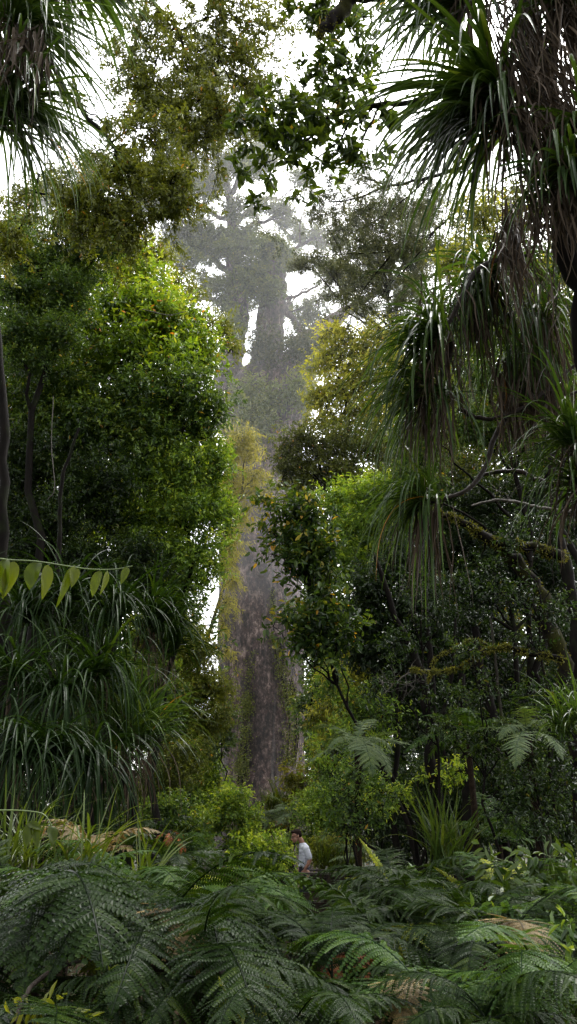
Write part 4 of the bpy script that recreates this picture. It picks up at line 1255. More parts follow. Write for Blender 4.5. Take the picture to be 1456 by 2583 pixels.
dead_curtain('dark hanging fringe of dead strap leaves under the curved vine on the right', 1260, 1400, 900, 1010, 9.0, 240, 190, 227, 8)
strap_plant('strap_plant', 'thin grassy strap clump at the lower right edge', 'plant', [(1430, 1850), (1470, 1830)], 9, 228, 60, 190, 6, 'blade', 0, bias=(-.2, -.1, .6), grav=.12)

dead_curtain('loose scattered dead strands trailing between the strap-leaved heads on the right', 1060, 1430, 660, 1000, 8.3, 150, 260, 229, 5)
strap_plant('strap_plant', 'small ragged strap-leaved head tucked under the curved bare stem', 'plant', [(1190, 770), (1215, 800, .2, .8)], 8.7, 231, 45, 240, 7, 'blade', 16, 200, bias=(-.3, -.1, -.1), grav=.24, el=(-.4, .8), seg=12, dead_spread=.15)
strap_plant('strap_plant', 'small strap-leaved head above the pale dead skirt at right', 'plant', [(1340, 640), (1400, 690, .2)], 8.9, 232, 45, 260, 7, 'blade', 20, 220, bias=(-.3, -.1, -.1), grav=.24, el=(-.4, .9), seg=12, dead_spread=.15)

# bare stems and mossy limbs on the right
V = lambda *p: [at(a, b, c) for a, b, c in p]
limb('hanging_vine', 'dark vine looping in a smooth upward curve at the right edge', 'vine', V((1160, 1030, 8.6), (1190, 1048, 8.6), (1240, 1056, 8.6), (1300, 1040, 8.6), (1360, 1000, 8.6), (1410, 960, 8.6), (1470, 900, 8.6)), [.028, .026, .026, .026, .024, .022, .02], 'vine', 241)
limb('hanging_vine', 'second thinner vine running below the looping one at the right edge', 'vine', V((1360, 1060, 8.9), (1400, 1020, 8.9), (1440, 995, 8.9), (1480, 980, 8.9)), [.02, .02, .018, .018], 'vine', 242)
limb('bare_branch', 'dark bare branch bending over below the looping vine', 'branch', V((1215, 1200, 9.4), (1260, 1188, 9.4), (1320, 1192, 9.4), (1370, 1215, 9.4), (1440, 1225, 9.4)), [.02, .026, .028, .03, .034], 'vine', 243)
limb('bare_branch', 'pale crooked bare branch with forked twigs at the right', 'branch', V((1190, 1275, 10), (1250, 1262, 10), (1310, 1268, 10), (1360, 1280, 10), (1440, 1290, 10)), [.012, .018, .02, .022, .026], 'greystem', 244, twigs=5, twig_len=.4)
limb('mossy_branch', 'moss-covered limb arching down from upper left into the dark trunk at right', 'branch', V((1090, 1290, 12), (1150, 1310, 12), (1230, 1355, 12), (1320, 1380, 12), (1420, 1400, 12)), [.03, .05, .065, .07, .08], 'mossbark', 245, 2600, .05, 4, .5)
limb('dark_trunk', 'heavy dark mossy trunk curving up to the left at the lower right', 'tree', V((1475, 2060, 12.4), (1460, 1850, 12.4), (1430, 1700, 12.4), (1385, 1580, 12.4), (1340, 1470, 12.3), (1270, 1385, 12.2), (1200, 1345, 12.1)), [.15, .14, .13, .12, .11, .09, .06], 'mossbark', 246, 900, .05, part='trunk', sides=10)
limb('dark_trunk', 'upright dark trunk at the right edge behind the mossy one', 'tree', V((1465, 1900, 13.5), (1455, 1600, 13.5), (1430, 1450, 13.5), (1400, 1300, 13.5), (1390, 1150, 13.5)), [.12, .11, .1, .08, .06], 'bark', 247, part='trunk', sides=9)
limb('mossy_branch', 'yellow-green moss-coated branch reaching left out of the dark at lower right', 'branch', V((1420, 1662, 11), (1340, 1650, 11), (1270, 1632, 11), (1210, 1650, 11), (1170, 1680, 11), (1110, 1695, 11), (1040, 1690, 11)), [.035, .034, .03, .025, .018, .012, .006], 'mossbark', 248, 2600, .045, 12, .35)
limb('mossy_branch', 'thin mossy twig looping above the yellow-green mossy branch', 'branch', V((1240, 1630, 11.2), (1190, 1615, 11.2), (1140, 1640, 11.2), (1100, 1660, 11.2), (1080, 1720, 11.2)), [.015, .014, .012, .01, .006], 'mossbark', 249, 900, .035, 6, .3)
limb('bare_branch', 'grey dead twigs spreading left of the mossy branch', 'branch', V((1100, 1690, 11.5), (1040, 1695, 11.5), (1000, 1720, 11.5), (970, 1750, 11.5)), [.012, .01, .008, .004], 'greystem', 250, twigs=14, twig_len=.45)
limb('slim_trunk', 'slim dark trunk leaning left through the lower right foliage', 'tree', V((1110, 2100, 13), (1085, 1900, 13), (1075, 1780, 13), (1048, 1660, 13), (1000, 1560, 13), (965, 1450, 13), (940, 1390, 13)), [.09, .085, .075, .065, .05, .035, .02], 'bark', 251, part='trunk')
limb('slim_trunk', 'upright slim dark trunk beside the leaning one at lower right', 'tree', V((1100, 2050, 13.4), (1095, 1850, 13.4), (1085, 1700, 13.4), (1078, 1560, 13.4), (1070, 1450, 13.4)), [.06, .055, .05, .045, .03], 'bark', 252, part='trunk')
limb('slim_trunk', 'forked dark stem rising right of the twin trunks in shade', 'tree', V((1100, 1880, 13.2), (1125, 1780, 13.2), (1140, 1690, 13.2), (1150, 1560, 13.2)), [.04, .035, .03, .02], 'bark', 253, part='trunk')
limb('slim_trunk', 'thin pale lichened trunk leaning right to left at the lower right', 'tree', V((1385, 2140, 11), (1370, 2080, 11), (1340, 1990, 11), (1295, 1890, 11), (1262, 1780, 11), (1250, 1660, 11), (1238, 1560, 11)), [.032, .03, .027, .024, .021, .018, .014], 'lichbark', 254, part='trunk', twigs=5, twig_len=.5)
limb('slim_trunk', 'straight dark trunk standing in the bright gap at lower right', 'tree', V((1345, 2020, 18), (1345, 1800, 18), (1338, 1650, 18), (1330, 1500, 18)), [.10, .09, .08, .06], 'bark', 255, part='trunk')
limb('slim_trunk', 'broad shadowed trunk behind the pale leaning one', 'tree', V((1255, 1960, 17), (1240, 1800, 17), (1215, 1700, 17), (1200, 1580, 17)), [.12, .11, .10, .07], 'bark', 256, part='trunk')
limb('slim_trunk', 'dark post-like trunk between twin stems and the pale leaning trunk', 'tree', V((1180, 2090, 16), (1180, 1950, 16), (1170, 1800, 16), (1165, 1700, 16)), [.11, .10, .09, .07], 'bark', 257, part='trunk')
limb('bare_branch', 'black twisted stem curving out from the shrub right of the walker', 'branch', V((960, 2150, 15), (915, 2120, 15), (895, 2070, 15), (890, 2010, 15), (905, 1960, 15)), [.02, .022, .02, .018, .01], 'bark', 258, twigs=8, twig_len=.5)
# left trunks
limb('slim_trunk', 'black vertical trunk at the far left edge behind the hanging leaves', 'tree', V((12, 2100, 11), (8, 1700, 11), (2, 1400, 11), (10, 1100, 11), (-10, 800, 11), (-40, 500, 11)), [.11, .10, .085, .07, .055, .04], 'bark', 261, part='trunk')
limb('slim_trunk', 'thin dark stem standing left of the shining dark tree', 'tree', V((140, 1500, 13), (150, 1300, 13), (160, 1200, 13), (200, 1080, 13)), [.04, .035, .03, .02], 'bark', 262, part='trunk')
limb('hanging_vine', 'pale wiry vine dangling in the left foliage', 'vine', V((135, 1000, 12), (130, 1120, 12), (138, 1230, 12), (120, 1260, 12)), [.006, .006, .006, .005], 'greystem', 263)
limb('hanging_vine', 'curled pale tendril on the bright left crown', 'vine', V((360, 780, 14.5), (400, 790, 14.5), (430, 795, 14.5), (470, 785, 14.5)), [.009, .009, .008, .005], 'greystem', 264)

# ------------------------------------------------------------------ strap-leaved plants, left
strap_plant('strap_plant', 'strap-leaved tuft hanging from the upper left edge above the dead leaves', 'plant', [(30, 60), (-20, 0, .1)], 6, 301, 110, 400, 8, 'blade', 20, 260, bias=(.8, -.1, .05), grav=.15, el=(-.3, 1.0), seg=12, dead_tint=.55)
strap_plant('strap_plant', 'lower strap-leaved tuft at the left edge below the dead brown leaves', 'plant', [(20, 265), (-20, 300, .2)], 6.2, 302, 100, 360, 8, 'blade', 5, 200, bias=(.75, -.1, .05), grav=.17, el=(-.3, 1.0), seg=12)
strap_plant('strap_plant', 'strap-leaved tuft at the very top left reaching toward the sky gap', 'plant', [(150, -60), (60, -80, .2)], 6.6, 304, 120, 330, 11, 'blade', 10, 200, bias=(.5, -.1, .1), grav=.17)
dead_curtain('bunch of dead brown strap leaves at the upper left edge', -20, 120, 50, 170, 5.9, 130, 190, 303, 8, .1)
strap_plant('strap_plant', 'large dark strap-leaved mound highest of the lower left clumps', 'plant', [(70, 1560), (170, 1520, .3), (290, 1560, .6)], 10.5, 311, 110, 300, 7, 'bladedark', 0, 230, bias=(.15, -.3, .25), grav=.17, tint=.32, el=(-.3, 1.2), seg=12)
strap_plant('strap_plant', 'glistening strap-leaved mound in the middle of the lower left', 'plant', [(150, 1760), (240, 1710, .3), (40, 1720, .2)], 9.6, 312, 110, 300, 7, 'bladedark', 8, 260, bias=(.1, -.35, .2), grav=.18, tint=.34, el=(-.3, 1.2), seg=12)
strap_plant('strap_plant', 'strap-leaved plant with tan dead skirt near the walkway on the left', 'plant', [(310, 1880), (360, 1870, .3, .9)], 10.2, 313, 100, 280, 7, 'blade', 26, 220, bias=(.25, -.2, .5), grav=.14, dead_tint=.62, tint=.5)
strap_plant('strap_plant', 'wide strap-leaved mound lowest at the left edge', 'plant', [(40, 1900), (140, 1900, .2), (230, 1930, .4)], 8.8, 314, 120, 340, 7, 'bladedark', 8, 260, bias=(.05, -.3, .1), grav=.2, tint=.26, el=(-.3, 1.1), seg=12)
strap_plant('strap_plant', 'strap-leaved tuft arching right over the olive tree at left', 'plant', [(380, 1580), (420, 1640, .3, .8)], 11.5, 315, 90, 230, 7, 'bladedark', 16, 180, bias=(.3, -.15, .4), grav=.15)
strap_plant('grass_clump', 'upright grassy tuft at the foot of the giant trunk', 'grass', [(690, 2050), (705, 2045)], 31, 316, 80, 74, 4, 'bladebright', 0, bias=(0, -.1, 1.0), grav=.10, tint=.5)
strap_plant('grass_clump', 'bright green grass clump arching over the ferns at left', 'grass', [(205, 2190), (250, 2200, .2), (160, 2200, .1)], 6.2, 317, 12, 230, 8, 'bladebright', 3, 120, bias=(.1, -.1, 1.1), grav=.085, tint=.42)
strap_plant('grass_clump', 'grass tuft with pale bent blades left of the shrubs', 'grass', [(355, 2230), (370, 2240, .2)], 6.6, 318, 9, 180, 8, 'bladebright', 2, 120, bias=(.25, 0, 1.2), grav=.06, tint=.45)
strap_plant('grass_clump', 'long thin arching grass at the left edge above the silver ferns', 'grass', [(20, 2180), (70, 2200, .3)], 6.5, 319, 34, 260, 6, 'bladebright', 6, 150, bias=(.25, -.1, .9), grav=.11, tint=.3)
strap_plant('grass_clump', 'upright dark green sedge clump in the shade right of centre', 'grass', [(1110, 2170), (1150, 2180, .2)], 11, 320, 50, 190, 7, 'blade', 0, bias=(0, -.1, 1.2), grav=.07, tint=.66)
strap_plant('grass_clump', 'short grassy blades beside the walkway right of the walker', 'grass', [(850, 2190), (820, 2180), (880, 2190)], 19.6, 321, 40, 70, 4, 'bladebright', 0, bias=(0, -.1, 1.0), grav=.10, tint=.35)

# ------------------------------------------------------------------ ferns
# silver-dark foreground
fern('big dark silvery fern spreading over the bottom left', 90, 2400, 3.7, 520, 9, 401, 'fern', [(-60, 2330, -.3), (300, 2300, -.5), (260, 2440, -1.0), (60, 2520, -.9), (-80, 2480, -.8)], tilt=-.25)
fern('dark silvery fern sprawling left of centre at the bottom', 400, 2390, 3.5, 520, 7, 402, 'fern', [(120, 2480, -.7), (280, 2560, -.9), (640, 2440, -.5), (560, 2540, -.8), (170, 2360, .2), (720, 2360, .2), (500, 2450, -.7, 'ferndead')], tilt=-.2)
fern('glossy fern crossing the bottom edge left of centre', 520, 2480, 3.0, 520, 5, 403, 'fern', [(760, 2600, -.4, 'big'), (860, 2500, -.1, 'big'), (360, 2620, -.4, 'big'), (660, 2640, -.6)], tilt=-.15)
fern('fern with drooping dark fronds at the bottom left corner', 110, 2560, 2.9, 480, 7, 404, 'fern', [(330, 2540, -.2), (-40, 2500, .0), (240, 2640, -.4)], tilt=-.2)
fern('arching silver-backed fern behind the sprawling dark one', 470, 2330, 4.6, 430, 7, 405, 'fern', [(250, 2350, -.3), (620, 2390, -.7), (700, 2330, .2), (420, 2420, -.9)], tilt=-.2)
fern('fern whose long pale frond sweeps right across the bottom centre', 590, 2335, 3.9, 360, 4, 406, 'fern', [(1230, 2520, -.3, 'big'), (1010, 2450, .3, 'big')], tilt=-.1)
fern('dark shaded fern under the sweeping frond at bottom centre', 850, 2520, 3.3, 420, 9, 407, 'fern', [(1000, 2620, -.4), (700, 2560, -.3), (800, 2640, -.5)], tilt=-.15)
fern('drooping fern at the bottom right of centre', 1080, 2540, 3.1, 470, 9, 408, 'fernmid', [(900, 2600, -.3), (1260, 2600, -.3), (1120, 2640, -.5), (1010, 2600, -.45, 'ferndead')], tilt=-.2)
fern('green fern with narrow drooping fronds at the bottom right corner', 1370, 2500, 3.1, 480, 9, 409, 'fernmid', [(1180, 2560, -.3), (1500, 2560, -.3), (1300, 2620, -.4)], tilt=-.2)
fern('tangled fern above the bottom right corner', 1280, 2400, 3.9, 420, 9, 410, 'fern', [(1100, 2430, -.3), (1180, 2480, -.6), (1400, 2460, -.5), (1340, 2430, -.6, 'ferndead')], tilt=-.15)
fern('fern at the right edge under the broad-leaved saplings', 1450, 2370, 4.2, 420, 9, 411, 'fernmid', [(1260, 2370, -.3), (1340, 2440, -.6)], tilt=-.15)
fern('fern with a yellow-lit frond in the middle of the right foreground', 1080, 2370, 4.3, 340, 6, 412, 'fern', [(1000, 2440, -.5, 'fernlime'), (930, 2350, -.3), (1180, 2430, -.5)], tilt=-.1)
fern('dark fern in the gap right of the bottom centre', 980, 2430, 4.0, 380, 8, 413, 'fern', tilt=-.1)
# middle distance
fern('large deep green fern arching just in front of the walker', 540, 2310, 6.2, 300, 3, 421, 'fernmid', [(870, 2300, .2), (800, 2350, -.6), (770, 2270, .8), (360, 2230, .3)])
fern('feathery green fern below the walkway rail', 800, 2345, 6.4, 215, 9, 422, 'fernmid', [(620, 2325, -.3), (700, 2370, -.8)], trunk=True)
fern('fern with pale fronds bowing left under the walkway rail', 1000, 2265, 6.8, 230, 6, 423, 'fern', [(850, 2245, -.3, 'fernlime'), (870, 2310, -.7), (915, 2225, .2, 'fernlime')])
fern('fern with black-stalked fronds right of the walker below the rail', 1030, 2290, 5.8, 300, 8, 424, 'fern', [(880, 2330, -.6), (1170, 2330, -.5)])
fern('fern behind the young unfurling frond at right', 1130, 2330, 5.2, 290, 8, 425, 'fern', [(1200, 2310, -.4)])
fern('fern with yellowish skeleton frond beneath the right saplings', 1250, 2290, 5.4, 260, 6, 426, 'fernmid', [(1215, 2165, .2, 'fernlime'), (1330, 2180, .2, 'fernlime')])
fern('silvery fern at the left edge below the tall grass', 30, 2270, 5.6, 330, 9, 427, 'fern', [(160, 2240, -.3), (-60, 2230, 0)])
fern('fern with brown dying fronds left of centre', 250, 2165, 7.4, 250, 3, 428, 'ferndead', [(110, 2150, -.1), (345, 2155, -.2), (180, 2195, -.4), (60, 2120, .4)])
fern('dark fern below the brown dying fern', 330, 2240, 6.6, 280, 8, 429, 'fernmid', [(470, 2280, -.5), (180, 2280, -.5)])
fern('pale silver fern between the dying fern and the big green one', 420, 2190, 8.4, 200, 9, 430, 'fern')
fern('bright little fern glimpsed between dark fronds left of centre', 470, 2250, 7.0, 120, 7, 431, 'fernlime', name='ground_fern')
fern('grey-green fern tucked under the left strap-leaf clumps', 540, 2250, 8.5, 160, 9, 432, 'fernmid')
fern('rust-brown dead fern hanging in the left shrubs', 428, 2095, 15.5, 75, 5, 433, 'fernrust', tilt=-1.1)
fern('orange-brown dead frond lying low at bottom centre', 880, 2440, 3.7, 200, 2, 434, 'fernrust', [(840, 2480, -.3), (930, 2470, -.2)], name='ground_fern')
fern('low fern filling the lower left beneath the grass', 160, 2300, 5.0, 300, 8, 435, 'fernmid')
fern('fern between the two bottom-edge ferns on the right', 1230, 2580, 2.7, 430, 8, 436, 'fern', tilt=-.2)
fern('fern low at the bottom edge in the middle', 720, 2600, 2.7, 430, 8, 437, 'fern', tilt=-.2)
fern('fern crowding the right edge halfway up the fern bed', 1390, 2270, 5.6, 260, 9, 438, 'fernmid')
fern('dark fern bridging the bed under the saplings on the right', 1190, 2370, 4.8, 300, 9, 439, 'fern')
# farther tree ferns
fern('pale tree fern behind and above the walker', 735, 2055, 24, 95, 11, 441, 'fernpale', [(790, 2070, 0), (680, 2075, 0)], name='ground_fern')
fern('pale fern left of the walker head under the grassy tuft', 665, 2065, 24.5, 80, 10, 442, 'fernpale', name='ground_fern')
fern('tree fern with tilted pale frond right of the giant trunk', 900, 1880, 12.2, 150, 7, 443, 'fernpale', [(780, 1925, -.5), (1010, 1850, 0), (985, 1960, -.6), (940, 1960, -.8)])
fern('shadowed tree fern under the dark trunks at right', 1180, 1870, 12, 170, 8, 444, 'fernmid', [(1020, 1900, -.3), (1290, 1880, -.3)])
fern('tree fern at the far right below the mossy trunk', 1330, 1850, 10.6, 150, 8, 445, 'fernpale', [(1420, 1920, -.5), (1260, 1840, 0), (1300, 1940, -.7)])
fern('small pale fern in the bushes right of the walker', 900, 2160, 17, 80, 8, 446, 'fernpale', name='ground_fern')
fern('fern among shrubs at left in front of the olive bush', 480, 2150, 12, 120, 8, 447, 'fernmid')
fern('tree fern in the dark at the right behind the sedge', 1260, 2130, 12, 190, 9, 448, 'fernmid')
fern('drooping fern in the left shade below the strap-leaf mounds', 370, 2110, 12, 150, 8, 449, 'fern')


def young_fronds():
    for lab, b, t, r in [('pale young frond still unfurling toward upper left, right of the walker', (990, 2235, 6.3), (903, 2110, 6.3), 0),
                         ('second pale young frond pointing upper left near the sedge clump', (1195, 2262, 5.6), (1088, 2183, 5.6), 0),
                         ('upright young frond with curled leaflets standing among the ferns', (1122, 2345, 5.0), (1119, 2222, 5.0), 0)]:
        p0 = at(*b)
        root = thing('young_frond', lab, 'fern', p0)
        place_frond(FR['young'][0], root, p0, at(*t), upv=(0, -1, .2))
        mb = MB()
        g = np.array([p0[0] + .05, p0[1] + .1, gz(p0[0], p0[1])])
        mb.tube(wob(np.random.default_rng(3), g, p0, 8, .02), np.linspace(.012, .008, 8), 6)
        mb.build('stalk', MT['fernstem'], root, True)


young_fronds()

# saplings with broad leaves
SAP = [
    ('broad-leaved glossy sapling at the right edge above the ferns', [(1390, 2160, 50, 36, 0, .1), (1430, 2200, 46, 40), (1350, 2210, 50, 36), (1420, 2260, 50, 40), (1330, 2270, 44, 34)], 5.2, 36, 17, 'shade', 501, 2.2, .62),
    ('lighter sapling with pointed leaves left of the broad-leaved one', [(1270, 2170, 34, 26, 0, .2), (1240, 2200, 26, 22, 0, .15), (1300, 2230, 44, 34), (1280, 2280, 40, 30)], 5.3, 36, 15, 'shade', 502, 2.0, .6),
    ('tangle of dark shining leaves among the right-hand ferns', [(1200, 2290, 44, 34), (1180, 2340, 40, 30), (1250, 2350, 44, 34), (1390, 2420, 44, 30), (1320, 2340, 44, 30)], 4.6, 34, 14, 'dark', 503, 1.9, .5),
    ('small seedling with lime leaves standing in the silvery ferns at lower left', [(235, 2320, 16, 10, 0, .3), (240, 2350, 26, 8, 0, -.1), (245, 2420, 12, 12)], 3.3, 30, 13, 'lime', 504, 1.4, .3),
    ('seedling with bright arched leaves at the bottom left edge', [(135, 2560, 40, 12), (90, 2545, 20, 8)], 2.6, 40, 15, 'lime', 505, 1.5, .3),
    ('seedling with slender green leaves between the bottom ferns', [(330, 2500, 30, 18), (290, 2470, 14, 12)], 2.8, 36, 13, 'dark', 506, 1.4, .6),
    ('seedling with two lime leaves at the bottom edge left of centre', [(625, 2545, 22, 10), (600, 2570, 20, 8)], 2.5, 44, 17, 'lime', 507, 1.2, .3),
    ('leafy sapling behind the young fronds at right', [(1070, 2240, 34, 24), (1030, 2200, 26, 22), (1100, 2280, 34, 24)], 7.0, 20, 9, 'dark', 508, 2.2, .45),
    ('glossy sapling at the lower right corner', [(1430, 2450, 34, 26), (1390, 2560, 40, 24), (1440, 2330, 34, 24)], 3.4, 40, 17, 'dark', 509, 1.6, .55),
]
for lab, cl, Y, lp, wp, mt, sd_, cv, tb_ in SAP:
    crown_tree('sapling', lab, 'sapling', cl, Y, lp, wp, mt, sd_, cv, r0=.012, stem='stems', crown='foliage', bark='greenstem', tbase=tb_, sub=8, k=4, droop=.25, bend=.35)


# ------------------------------------------------------------------ hanging leaf sprig close by
def big_leaf(mb, p, d, n, L, W, bend, rng, tint):
    """one broad pointed leaf as a curved grid"""
    d = nrm(np.asarray(d, float))
    s = nrm(np.cross(d, n))
    n = np.cross(s, d)
    k, m = 11, 7
    v = []
    for i in range(k):
        t = i / (k - 1)
        w = W * .5 * (math.sin(PI * t ** .72) ** .8 if 0 < t < 1 else 0) + .0004
        w *= 1 - .15 * t
        c = p + d * (L * t) - n * (bend * L * t * t)
        for j in range(m):
            q = (j / (m - 1)) * 2 - 1
            v.append(c + s * (w * q) + n * (.28 * w * abs(q) + .04 * W * math.sin(9 * t + q * 2)))
    ii = np.arange(k - 1)[:, None] * m
    jj = np.arange(m - 1)[None]
    f = np.stack([ii + jj, ii + jj + 1, ii + m + jj + 1, ii + m + jj], -1).reshape(-1, 4)
    mb.add(np.array(v), f, np.tile(np.clip(tint + .12 * np.abs(np.linspace(-1, 1, m)), 0, .95), k))


def sprig(name, label, path, leaves_, Y, seed, r=.0022):
    rng = np.random.default_rng(seed)
    P = smooth_path([at(p[0], p[1], Y + (p[2] if len(p) > 2 else 0)) for p in path])
    root = thing(name, label, 'sprig', P[0])
    tb = MB()
    tb.tube(P, np.linspace(r * 1.2, r * .6, len(P)), 8)
    s = ppm(path[0][0], path[0][1], Y)
    for (px, py, tx, ty, wpx, face, tint) in leaves_:
        a, b = at(px, py, Y), at(tx, ty, Y - .02)
        mb = MB()
        i = np.linalg.norm(P - a, axis=1).argmin()
        tb.tube(np.stack([P[i], (P[i] + a) / 2 + [0, 0, .001], a]), [r * .6] * 3, 5)
        big_leaf(mb, a, b - a, np.array([face, -1.0, .5]), np.linalg.norm(b - a), wpx / s, .12, rng, tint)
        mb.build('leaf', MT['vineleaf'], root, True)
    tb.build('stem', MT['greenstem'], root, True)
    return root


sprig('leaf_sprig', 'wet twig with large drooping yellow-green leaves close by at the left edge',
      [(-60, 1400), (20, 1412), (90, 1416), (170, 1428), (230, 1436), (290, 1436), (335, 1428)],
      [(12, 1410, 2, 1500, 62, -.6, .25), (38, 1416, 8, 1506, 38, .5, .75), (95, 1416, 70, 1484, 52, -.3, .15), (122, 1424, 112, 1508, 32, .9, .8), (-30, 1410, -28, 1490, 56, .1, .3), (190, 1428, 184, 1478, 28, .8, .7), (178, 1432, 150, 1530, 22, 1.3, .45),
       (252, 1440, 230, 1502, 30, -.2, .5), (272, 1440, 258, 1498, 17, 1.4, .75), (322, 1430, 306, 1470, 20, .3, .4)], 2.1, 521)
sprig('leaf_sprig', 'shaded twig with limp narrow green leaves low at the left edge',
      [(-40, 2046), (20, 2044), (70, 2046), (110, 2054), (130, 2080)],
      [(78, 2075, 62, 2140, 30, -.2, .12), (85, 2074, 96, 2140, 24, .5, .16), (70, 2074, 108, 2092, 22, .4, .2), (130, 2082, 134, 2132, 30, .9, .05)], 2.4, 522)
limb('fallen_twig', 'brown bent dead twig caught on the silvery ferns at lower left', 'twig', V((40, 2583, 2.6), (50, 2540, 2.65), (65, 2510, 2.7), (100, 2470, 2.8), (150, 2440, 2.85), (215, 2422, 2.9)), [.006, .006, .006, .007, .006, .004], 'vine', 531)
limb('fallen_twig', 'short curved brown stick lying on the fern at bottom centre-left', 'twig', V((514, 2458, 2.75), (525, 2450, 2.75), (545, 2449, 2.75), (568, 2454, 2.75)), [.004, .006, .006, .005], 'vine', 532)
limb('fern_stalk', 'thin dead upright stalk standing among the central ferns', 'twig', V((574, 2330, 4.0), (574, 2290, 4.0), (572, 2250, 4.0)), [.006, .007, .009], 'vine', 533)


# ------------------------------------------------------------------ walkway
DECK = .5


def walkway():
    x0, x1, yf, yb = -.9, 9.0, 17.9, 19.25
    root = thing('boardwalk', 'dark wet timber boardwalk with low railings behind the ferns', 'boardwalk', (0, 18.5, 0))
    mb = MB()
    x = x0
    rng = np.random.default_rng(1)
    while x < x1:
        mb.box((x + .07, (yf + yb) / 2, DECK - .02 + rng.normal(0, .0015)), (.135, yb - yf, .04), 0, rng.random())
        x += .145
    mb.build('deck', MT['timber'], root)
    jb = MB()
    for y in (yf + .1, yb - .1):
        jb.box(((x0 + x1) / 2, y, DECK - .13), (x1 - x0, .06, .18))
    jb.build('joist', MT['timber'], root)
    for y in (yf, yb):
        g = -1 if y == yf else 1
        b = MB()
        b.box(((x0 + x1) / 2, y + g * .05, 1.455), (x1 - x0, .15, .035))
        b.build('handrail', MT['rail'], root)
        for z in (1.32, 1.05, .78):
            b = MB()
            b.box(((x0 + x1) / 2, y + g * .02, z), (x1 - x0, .032, .13))
            b.build('rail_board', MT['timber'], root)
        x = x0 + .06
        while x < x1:
            b = MB()
            b.box((x, y + g * .085, .66), (.09, .09, 1.55))
            b.build('post', MT['timber'], root)
            x += 1.62
    return root


MT['rail'] = bark_mat('weathered_rail', (.03, .026, .022), (.10, .09, .08), None, .3, 9, 1, .3, .3, .004)
walkway()


# ------------------------------------------------------------------ the walker
def remeshed(name, prims, voxel, mat, smooth=4):
    """spheres strung along bones, fused into one continuous skin"""
    mb = MB()
    u = np.linspace(0, PI, 9)
    w_ = np.linspace(0, 2 * PI, 15)[:-1]
    S = np.stack([np.outer(np.sin(u), np.cos(w_)), np.outer(np.sin(u), np.sin(w_)), np.outer(np.cos(u), np.ones(14))], -1)
    S[0, :, :2] *= 0
    ii = np.arange(8)[:, None] * 14
    jj = np.arange(14)[None]
    FQ = np.stack([ii + jj, ii + 14 + jj, ii + 14 + (jj + 1) % 14, ii + (jj + 1) % 14], -1).reshape(-1, 4)
    for pr in prims:
        pts = [np.array(p[:3], float) for p in pr]
        rr = [np.array(p[3:6] if len(p) > 4 else [p[3]] * 3, float) for p in pr]
        if len(pts) == 1:
            mb.add((S * rr[0]).reshape(-1, 3) + pts[0], FQ)
        for a in range(len(pts) - 1):
            n = max(3, int(np.linalg.norm(pts[a + 1] - pts[a]) / (min(rr[a].min(), rr[a + 1].min()) * .45)))
            for t in np.linspace(0, 1, n):
                mb.add((S * (rr[a] * (1 - t) + rr[a + 1] * t)).reshape(-1, 3) + pts[a] * (1 - t) + pts[a + 1] * t, FQ)
    me = mb.mesh(name, mat)
    o = bpy.data.objects.new('tmp', me)
    COL.objects.link(o)
    r = o.modifiers.new('r', 'REMESH')
    r.mode = 'VOXEL'
    r.voxel_size = voxel
    sm = o.modifiers.new('s', 'SMOOTH')
    sm.iterations = smooth
    dg = bpy.context.evaluated_depsgraph_get()
    out = bpy.data.meshes.new_from_object(o.evaluated_get(dg))
    bpy.data.objects.remove(o)
    out.name = name
    out.materials.clear()
    out.materials.append(mat)
    for p in out.polygons:
        p.use_smooth = True
    return out


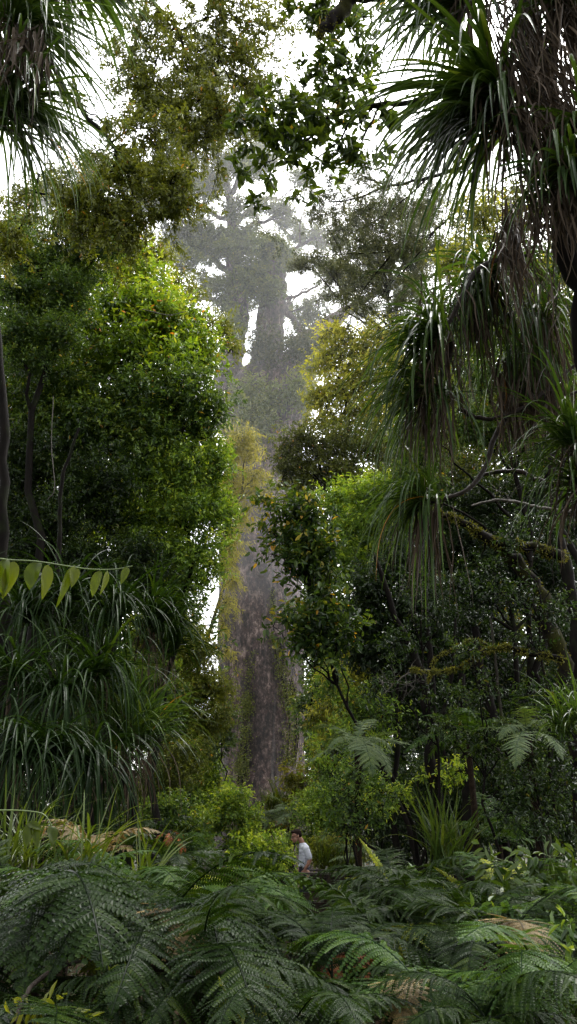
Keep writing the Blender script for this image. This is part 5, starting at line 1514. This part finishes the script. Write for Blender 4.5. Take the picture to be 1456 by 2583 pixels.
def person():
    c = at(768, 2190, 18.5)
    root = thing('person', 'person in pale grey t-shirt on the boardwalk, head bowed, hand in pocket', 'person', (c[0], 18.5, DECK))
    root.rotation_euler = (0, 0, math.radians(12))
    skin = plain_mat('skin', (.30, .15, .10), .5, .12, 30)
    hairm = plain_mat('hair', (.016, .009, .006), .7, .4, 60, .1)
    shirt = plain_mat('shirt_cloth', (.50, .52, .58), .85, .07, 14)
    trou = plain_mat('trouser_cloth', (.012, .014, .026), .8, .25, 40)
    shoem = plain_mat('shoe_leather', (.03, .025, .02), .5, .3, 40)
    dark = plain_mat('glasses_frame', (.01, .01, .01), .3, .1, 10)
    hx, hz = -.135, 1.655
    B = [
        [(0, 0, .93, .095, .138, .10), (.01, 0, 1.08, .09, .12, .1), (0, 0, 1.28, .098, .14, .1), (-.01, 0, 1.39, .085, .135, .06)],
        [(-.02, 0, 1.43, .056), (-.05, 0, 1.52, .054), (-.09, 0, 1.58, .055)],
        [(hx + .015, 0, hz + .02, .098, .076, .095)],                               # skull
        [(hx - .045, 0, hz - .055, .052, .056, .062)],                              # jaw
        [(hx - .085, 0, hz - .095, .022, .026, .022)],                              # chin
        [(hx - .098, 0, hz - .012, .012, .012, .014), (hx - .118, 0, hz - .045, .014, .015, .012)],   # nose
        [(hx - .082, 0, hz + .02, .016, .05, .012)],                                # brow
        [(hx - .097, 0, hz - .070, .010, .022, .008)],                              # mouth
        [(hx + .015, -.078, hz - .015, .018, .010, .032)], [(hx + .015, .078, hz - .015, .018, .010, .032)],
    ]
    for sy in (-1, 1):
        sw = .10 if sy < 0 else -.08
        B.append([(0, sy * .14, 1.39, .05), (0, sy * .175, 1.375, .048), (.035, sy * .205, 1.29, .044), (.062, sy * .222, 1.19, .040)])
        B.append([(.062, sy * .222, 1.19, .040), (.03, sy * .222, 1.11, .039), (-.03, sy * .205, 1.03, .028)])
        B.append([(-.03, sy * .205, 1.03, .026, .022, .03), (-.05, sy * .205, .965, .036, .018, .04)])          # palm
        for q, (dx, ln) in enumerate([(-.030, .075), (-.010, .084), (.010, .078), (.028, .060)]):
            a = (-.055 + dx, sy * .20, .945)
            B.append([a + (.0095,), (a[0] - .012, sy * .19, a[2] - ln * .55, .009), (a[0] - .010, sy * .178, a[2] - ln, .008)])
        B.append([(-.062, sy * .21, .995, .012), (-.088, sy * .21, .97, .011), (-.095, sy * .20, .94, .009)])   # thumb
        B.append([(0, sy * .085, .93, .095), (-.01 - sw * .4, sy * .095, .70, .078), (-.02 - sw, sy * .098, .50, .058)])
        B.append([(-.02 - sw, sy * .098, .50, .056), (.02 - sw * .8, sy * .098, .34, .056), (.03 - sw * .7, sy * .1, .10, .038)])
        B.append([(.03 - sw * .7, sy * .1, .06, .04, .036, .04), (-.10 - sw * .7, sy * .105, .035, .05, .04, .028)])

    ct, st_ = math.cos(math.radians(20)), math.sin(math.radians(20))

    def bow(pr):                                   # head bowed forward about the nape
        out = []
        for p in pr:
            x, z = p[0] - (hx + .03), p[2] - (hz - .09)
            out.append((hx + .03 + x * ct - z * st_, p[1], hz - .09 + z * ct + x * st_) + tuple(p[3:]))
        return out
    B[2:10] = [bow(p) for p in B[2:10]]

    def part(name, prims, vox, mat, smooth=4):
        o = bpy.data.objects.new(name, remeshed(name, prims, vox, mat, smooth))
        COL.objects.link(o)
        o.parent = root
        return o
    part('body', B, .0065, skin, 2)
    part('hair', [bow(p) for p in [[(hx + .030, 0, hz + .045, .094, .083, .082)], [(hx + .06, 0, hz - .005, .062, .074, .075)], [(hx - .045, 0, hz + .085, .045, .062, .034)],
                  [(hx + .025, -.066, hz + .02, .03, .018, .04)], [(hx + .025, .066, hz + .02, .03, .018, .04)]]], .008, hairm, 3)
    T = [[(-.012, 0, 1.44, .092, .115, .035), (-.028, 0, 1.482, .074, .08, .024)],
         [(.0, 0, 1.06, .112, .158, .02), (.005, 0, 1.10, .112, .155, .04), (.01, 0, 1.12, .108, .150, .08), (0, 0, 1.28, .116, .160, .09), (-.005, 0, 1.405, .105, .165, .070), (-.02, 0, 1.455, .088, .10, .034)],
         [(-.08, .02, 1.15, .035, .09, .12)], [(-.02, 0, 1.07, .108, .14, .025)]]
    for sy in (-1, 1):
        T.append([(0, sy * .13, 1.405, .07), (0, sy * .178, 1.38, .068), (.028, sy * .203, 1.30, .066), (.048, sy * .214, 1.235, .062)])
    T.append([(-.08, -.15, 1.20, .012), (-.10, -.13, 1.08, .012), (-.11, -.08, 1.06, .012)])       # folds
    T.append([(-.02, -.155, 1.22, .014), (-.06, -.165, 1.05, .012)])
    T.append([(.06, -.17, 1.20, .012), (.05, -.14, 1.09, .012)])
    part('t_shirt', T, .009, shirt, 3)
    R = []
    for sy in (-1, 1):
        sw = .10 if sy < 0 else -.08
        R.append([(0, 0, 1.06, .104, .146, .03), (0, 0, 1.0, .110, .150, .04), (0, 0, .93, .115, .152, .05), (0, sy * .05, .86, .112, .115, .09), (-.01, sy * .085, .78, .098, .090, .09), (-.01 - sw * .5, sy * .095, .64, .09), (-.02 - sw, sy * .098, .48, .075), (.02 - sw * .8, sy * .098, .30, .068), (.03 - sw * .7, sy * .1, .10, .062)])
        R.append([(-.03, sy * .165, .93, .05, .05, .03), (-.055, sy * .18, .87, .048, .034, .06)])
    part('trousers', R, .009, trou, 3)
    for sy in (-1, 1):
        sw = .10 if sy < 0 else -.08
        part('shoe', [[(.04 - sw * .7, sy * .1, .05, .052, .045, .05), (-.07 - sw * .7, sy * .104, .04, .055, .048, .038), (-.15 - sw * .7, sy * .108, .028, .05, .045, .027)]], .009, shoem, 2)
    part('glasses', [bow(p) for p in [[(hx - .10, -.05, hz - .006, .004), (hx - .10, .05, hz - .006, .004)],
                     [(hx - .099, -.036, hz - .014, .004, .026, .018)], [(hx - .099, .036, hz - .014, .004, .026, .018)],
                     [(hx - .095, -.062, hz - .004, .004), (hx - .03, -.080, hz + .0, .004), (hx + .02, -.084, hz + .004, .004)],
                     [(hx - .095, .062, hz - .004, .004), (hx - .03, .080, hz + .0, .004), (hx + .02, .084, hz + .004, .004)]]], .0045, dark, 1)
    pk = MB()
    pk.box((-.110, -.085, 1.31), (.010, .09, .012), .5)
    o = bpy.data.objects.new('pocket_trim', pk.mesh('pocket_trim', plain_mat('pocket_trim', (.16, .17, .2), .8)))
    COL.objects.link(o)
    o.parent = root
    return root


person()
